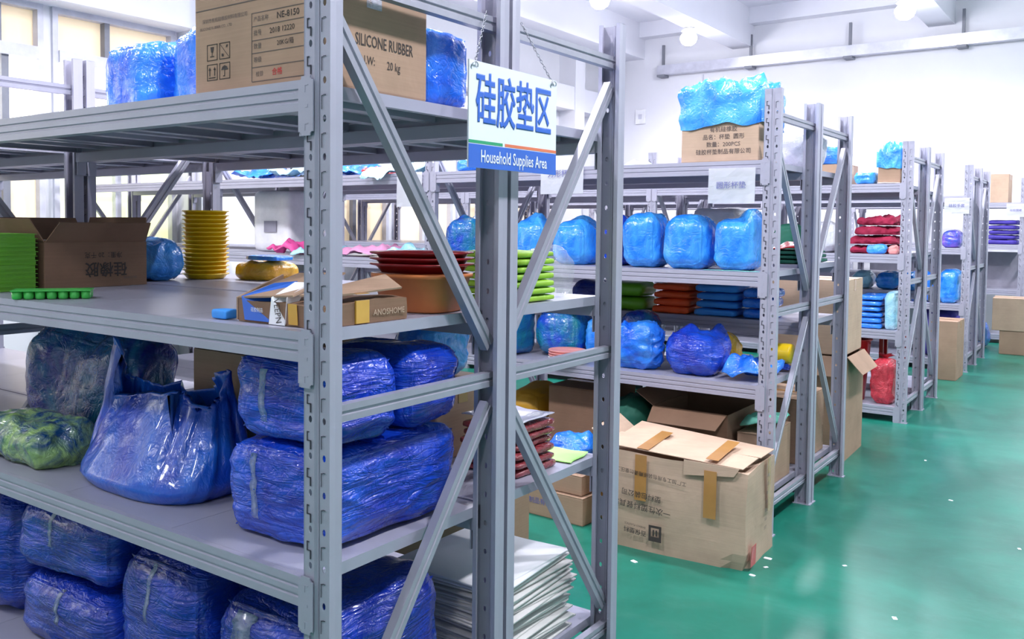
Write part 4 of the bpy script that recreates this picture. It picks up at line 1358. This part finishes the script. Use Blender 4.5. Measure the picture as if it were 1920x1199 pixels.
bundle('plastic_bag', 'dark green bag on the shelf past the white film bag', 'bag', -1.0, -.78, yA, yA + .3, z, 1.42, 'dkgreen', 189, n=14, r=.4, lump=.03)
z = R3L[1] + e
folded('folded_cloth', 'glossy folded blue sheet in the stack above the red bucket', 'cloth', -.35, -.185, yA, yA + .3, z, .905, 6, 'bluem', 'stack of glossy blue sheets', 191, .008)
bundle('plastic_bag', 'pale teal bag beside the glossy blue sheets', 'bag', -.178, -.085, yA, yA + .3, z, .93, 'cyan', 197, n=16, lump=.015, r=.35)
bundle('plastic_bag', 'blue bag past the glossy blue sheets', 'bag', -.62, -.40, yA, yA + .3, z, .92, 'blue', 198, n=14, r=.4)
z = R2BL[1] + e
yB = Y3 + RB + .03
for k, (a_, b_, mt) in enumerate(((-.56, -.40, 'cyan'), (-.38, -.20, 'bluel'), (-.185, -.085, 'bluel'))):
    bundle('plastic_bag', ('pale cyan bag in the row above the glossy blue sheets', 'light blue bag in the row above the glossy blue sheets', 'small light blue bag at the end of the row above the glossy blue sheets')[k], 'bag', a_, b_, yB, yB + .25, z, 1.05, mt, 201 + k, n=14, r=.42, lump=.02)
z = R3L[0] + e
rbk = empty('red_bucket', (-.40, yA + .15, z))
tag(rbk, 'shiny red bucket with handle on the bottom shelf beside the red net bag', 'bucket')
link('bucket_body', lathe_mesh([(0, 0), (.085, 0), (.12, .44), (.13, .445), (.13, .455), (.112, .45), (.08, .01), (0, .01)], 28), 'red', rbk)
link('handle', tube_mesh([(.12 * math.cos(q), -.02, .42 + .07 * math.sin(q)) for q in [i * math.pi / 10 for i in range(11)]], .006, 8), 'dred', rbk)
stl = empty('red_stool', (-.175, yA + .40, z))
tag(stl, 'red plastic stool standing behind the red net bag', 'stool')
link('stool_seat', rbox((.17, .17, .025), .3, 8, 2, 0, 0, bulge=0), 'red', stl, (0, 0, .455))
for sx in (-1, 1):
    for sy in (-1, 1):
        link('leg', box_mesh(sx * .07 - .014, sx * .07 + .014, sy * .07 - .014, sy * .07 + .014, 0, .455, .003), 'dred', stl)
a = bundle('net_bag', 'red film sack of small pieces at the end of the bottom shelf', 'bag', -.265, -.085, yA - .0, yA + .27, z, .44, 'redf', 205, n=24, lump=.02, wr=.01, r=.35, wdir=(14, 14, 14))
knot(a, 0, 0, .30, .05, 'redf', 8)
carton('brown carton on the bottom shelf past the red bucket', -.95, -.58, yA + .05, yA + .5, z, .58, 'card')

# ------------------------------------------------------------------ row 4 and row 5
yA = Y4 + .03
z = R3L[2] + e
bundle('plastic_bag', 'violet shiny bag on the shelf above the blue bags', 'bag', -.27, -.09, yA, yA + .3, z, 1.38, 'purplef', 211, n=16, lump=.02, r=.35)
z = R3L[1] + e
bundle('plastic_bag', 'bright blue bag on the shelf above the tall floor carton', 'bag', -.29, -.09, yA, yA + .35, z, .99, 'bluel', 212, n=18, lump=.03, r=.35)
bundle('plastic_bag', 'deep blue bag past the bright blue bag', 'bag', -.58, -.31, yA, yA + .35, z, .97, 'bluem', 213, n=16, lump=.03, r=.35)
z = R3L[0] + e
bundle('plastic_bag', 'dark violet bag on the bottom shelf behind the tall floor carton', 'bag', -.5, -.1, yA + .05, yA + .5, z, .60, 'purple', 214, n=14, lump=.03, r=.35)
carton('tall plain carton standing on the floor by the violet bag rack', -.23, -.005, 8.0, 8.42, 0, .54, 'card', .0)
z = R3L[3] + e
carton('brown carton on the top shelf near the white back wall', -.17, .02, Y5 + .02, Y5 + .42, z, 2.05, 'card2')
z = R3L[2] + e
folded('folded_cloth', 'folded purple cloth in the stack near the white back wall', 'cloth', -.20, .13, Y5 + .03, Y5 + .45, z, 1.50, 5, 'purple', 'stack of purple cloths', 221, .015)
z = R3L[1] + e
yb5 = Y5 + RD - .05
for nm, lv, lab in (('back_panel', R3L[1], 'grey board standing on the empty shelf under the purple cloths'),):
    tag(link(nm, box_mesh(-1.6, .13, yb5 - .1, yb5 - .085, lv + e, 1.10), 'grey'), lab, 'board')
carton('brown carton on the floor near the white back wall, upper of two', .0, .42, 10.35, 10.80, .262, .62, 'card2', .05)
carton('brown carton on the floor near the white back wall, lower of two', .08, .50, 10.36, 10.82, 0, .26, 'card', .02)
bundle('plastic_bag', 'blue bag on the floor beside the two stacked cartons', 'bag', -.34, -.06, 10.7, 11.05, 0, .33, 'bluem', 222, n=16, lump=.04, r=.4)


# ------------------------------------------------------------------ paper labels
def label_paper(label, x0, x1, y, z0, z1, txt, seed, mt='paper'):
    r = empty('paper_label', ((x0 + x1) / 2, y, z0))
    tag(r, label, 'label')
    bm = bmesh.new()
    W_, H_ = x1 - x0, z1 - z0
    g = [[bm.verts.new((-W_ / 2 + W_ * i / 8, .004 * nz(i * .5, j * .5, 0, seed) - .004 * (1 - j / 8), H_ * j / 8)) for i in range(9)] for j in range(9)]
    fs = [bm.faces.new((g[j][i], g[j][i + 1], g[j + 1][i + 1], g[j + 1][i])) for j in range(8) for i in range(8)]
    bmesh.ops.solidify(bm, geom=fs, thickness=.0005)
    link('sheet', mesh_of(bm, 'sheet', False), mt, r)
    if txt: text_obj(txt, W_ * .16, 'inkb', r, face_y(0, -.0085, H_ * .5, 0), 'printed_text', .004)


yl = Y2 - .0165
label_paper('white paper label with Chinese words at the row end above the light blue bundles', -.315, -.10, yl, 1.495, 1.655, '圆形杯垫', 1)
label_paper('white paper label hung at the middle of the light blue bundle rack beam', -1.215, -.965, yl, 1.55, 1.752, '方形杯垫', 2)
label_paper('white paper label hung beside the pale cyan cloth on the rack beam', -2.20, -2.01, yl, 1.49, 1.69, '', 3)
label_paper('white paper label on the violet bag rack', -.235, -.02, Y4 - .0165, 1.53, 1.685, '硅胶手套', 4)
label_paper('white paper label on the purple cloth rack near the back wall', .01, .20, Y5 - .0165, 1.53, 1.69, '硅胶围裙', 5)
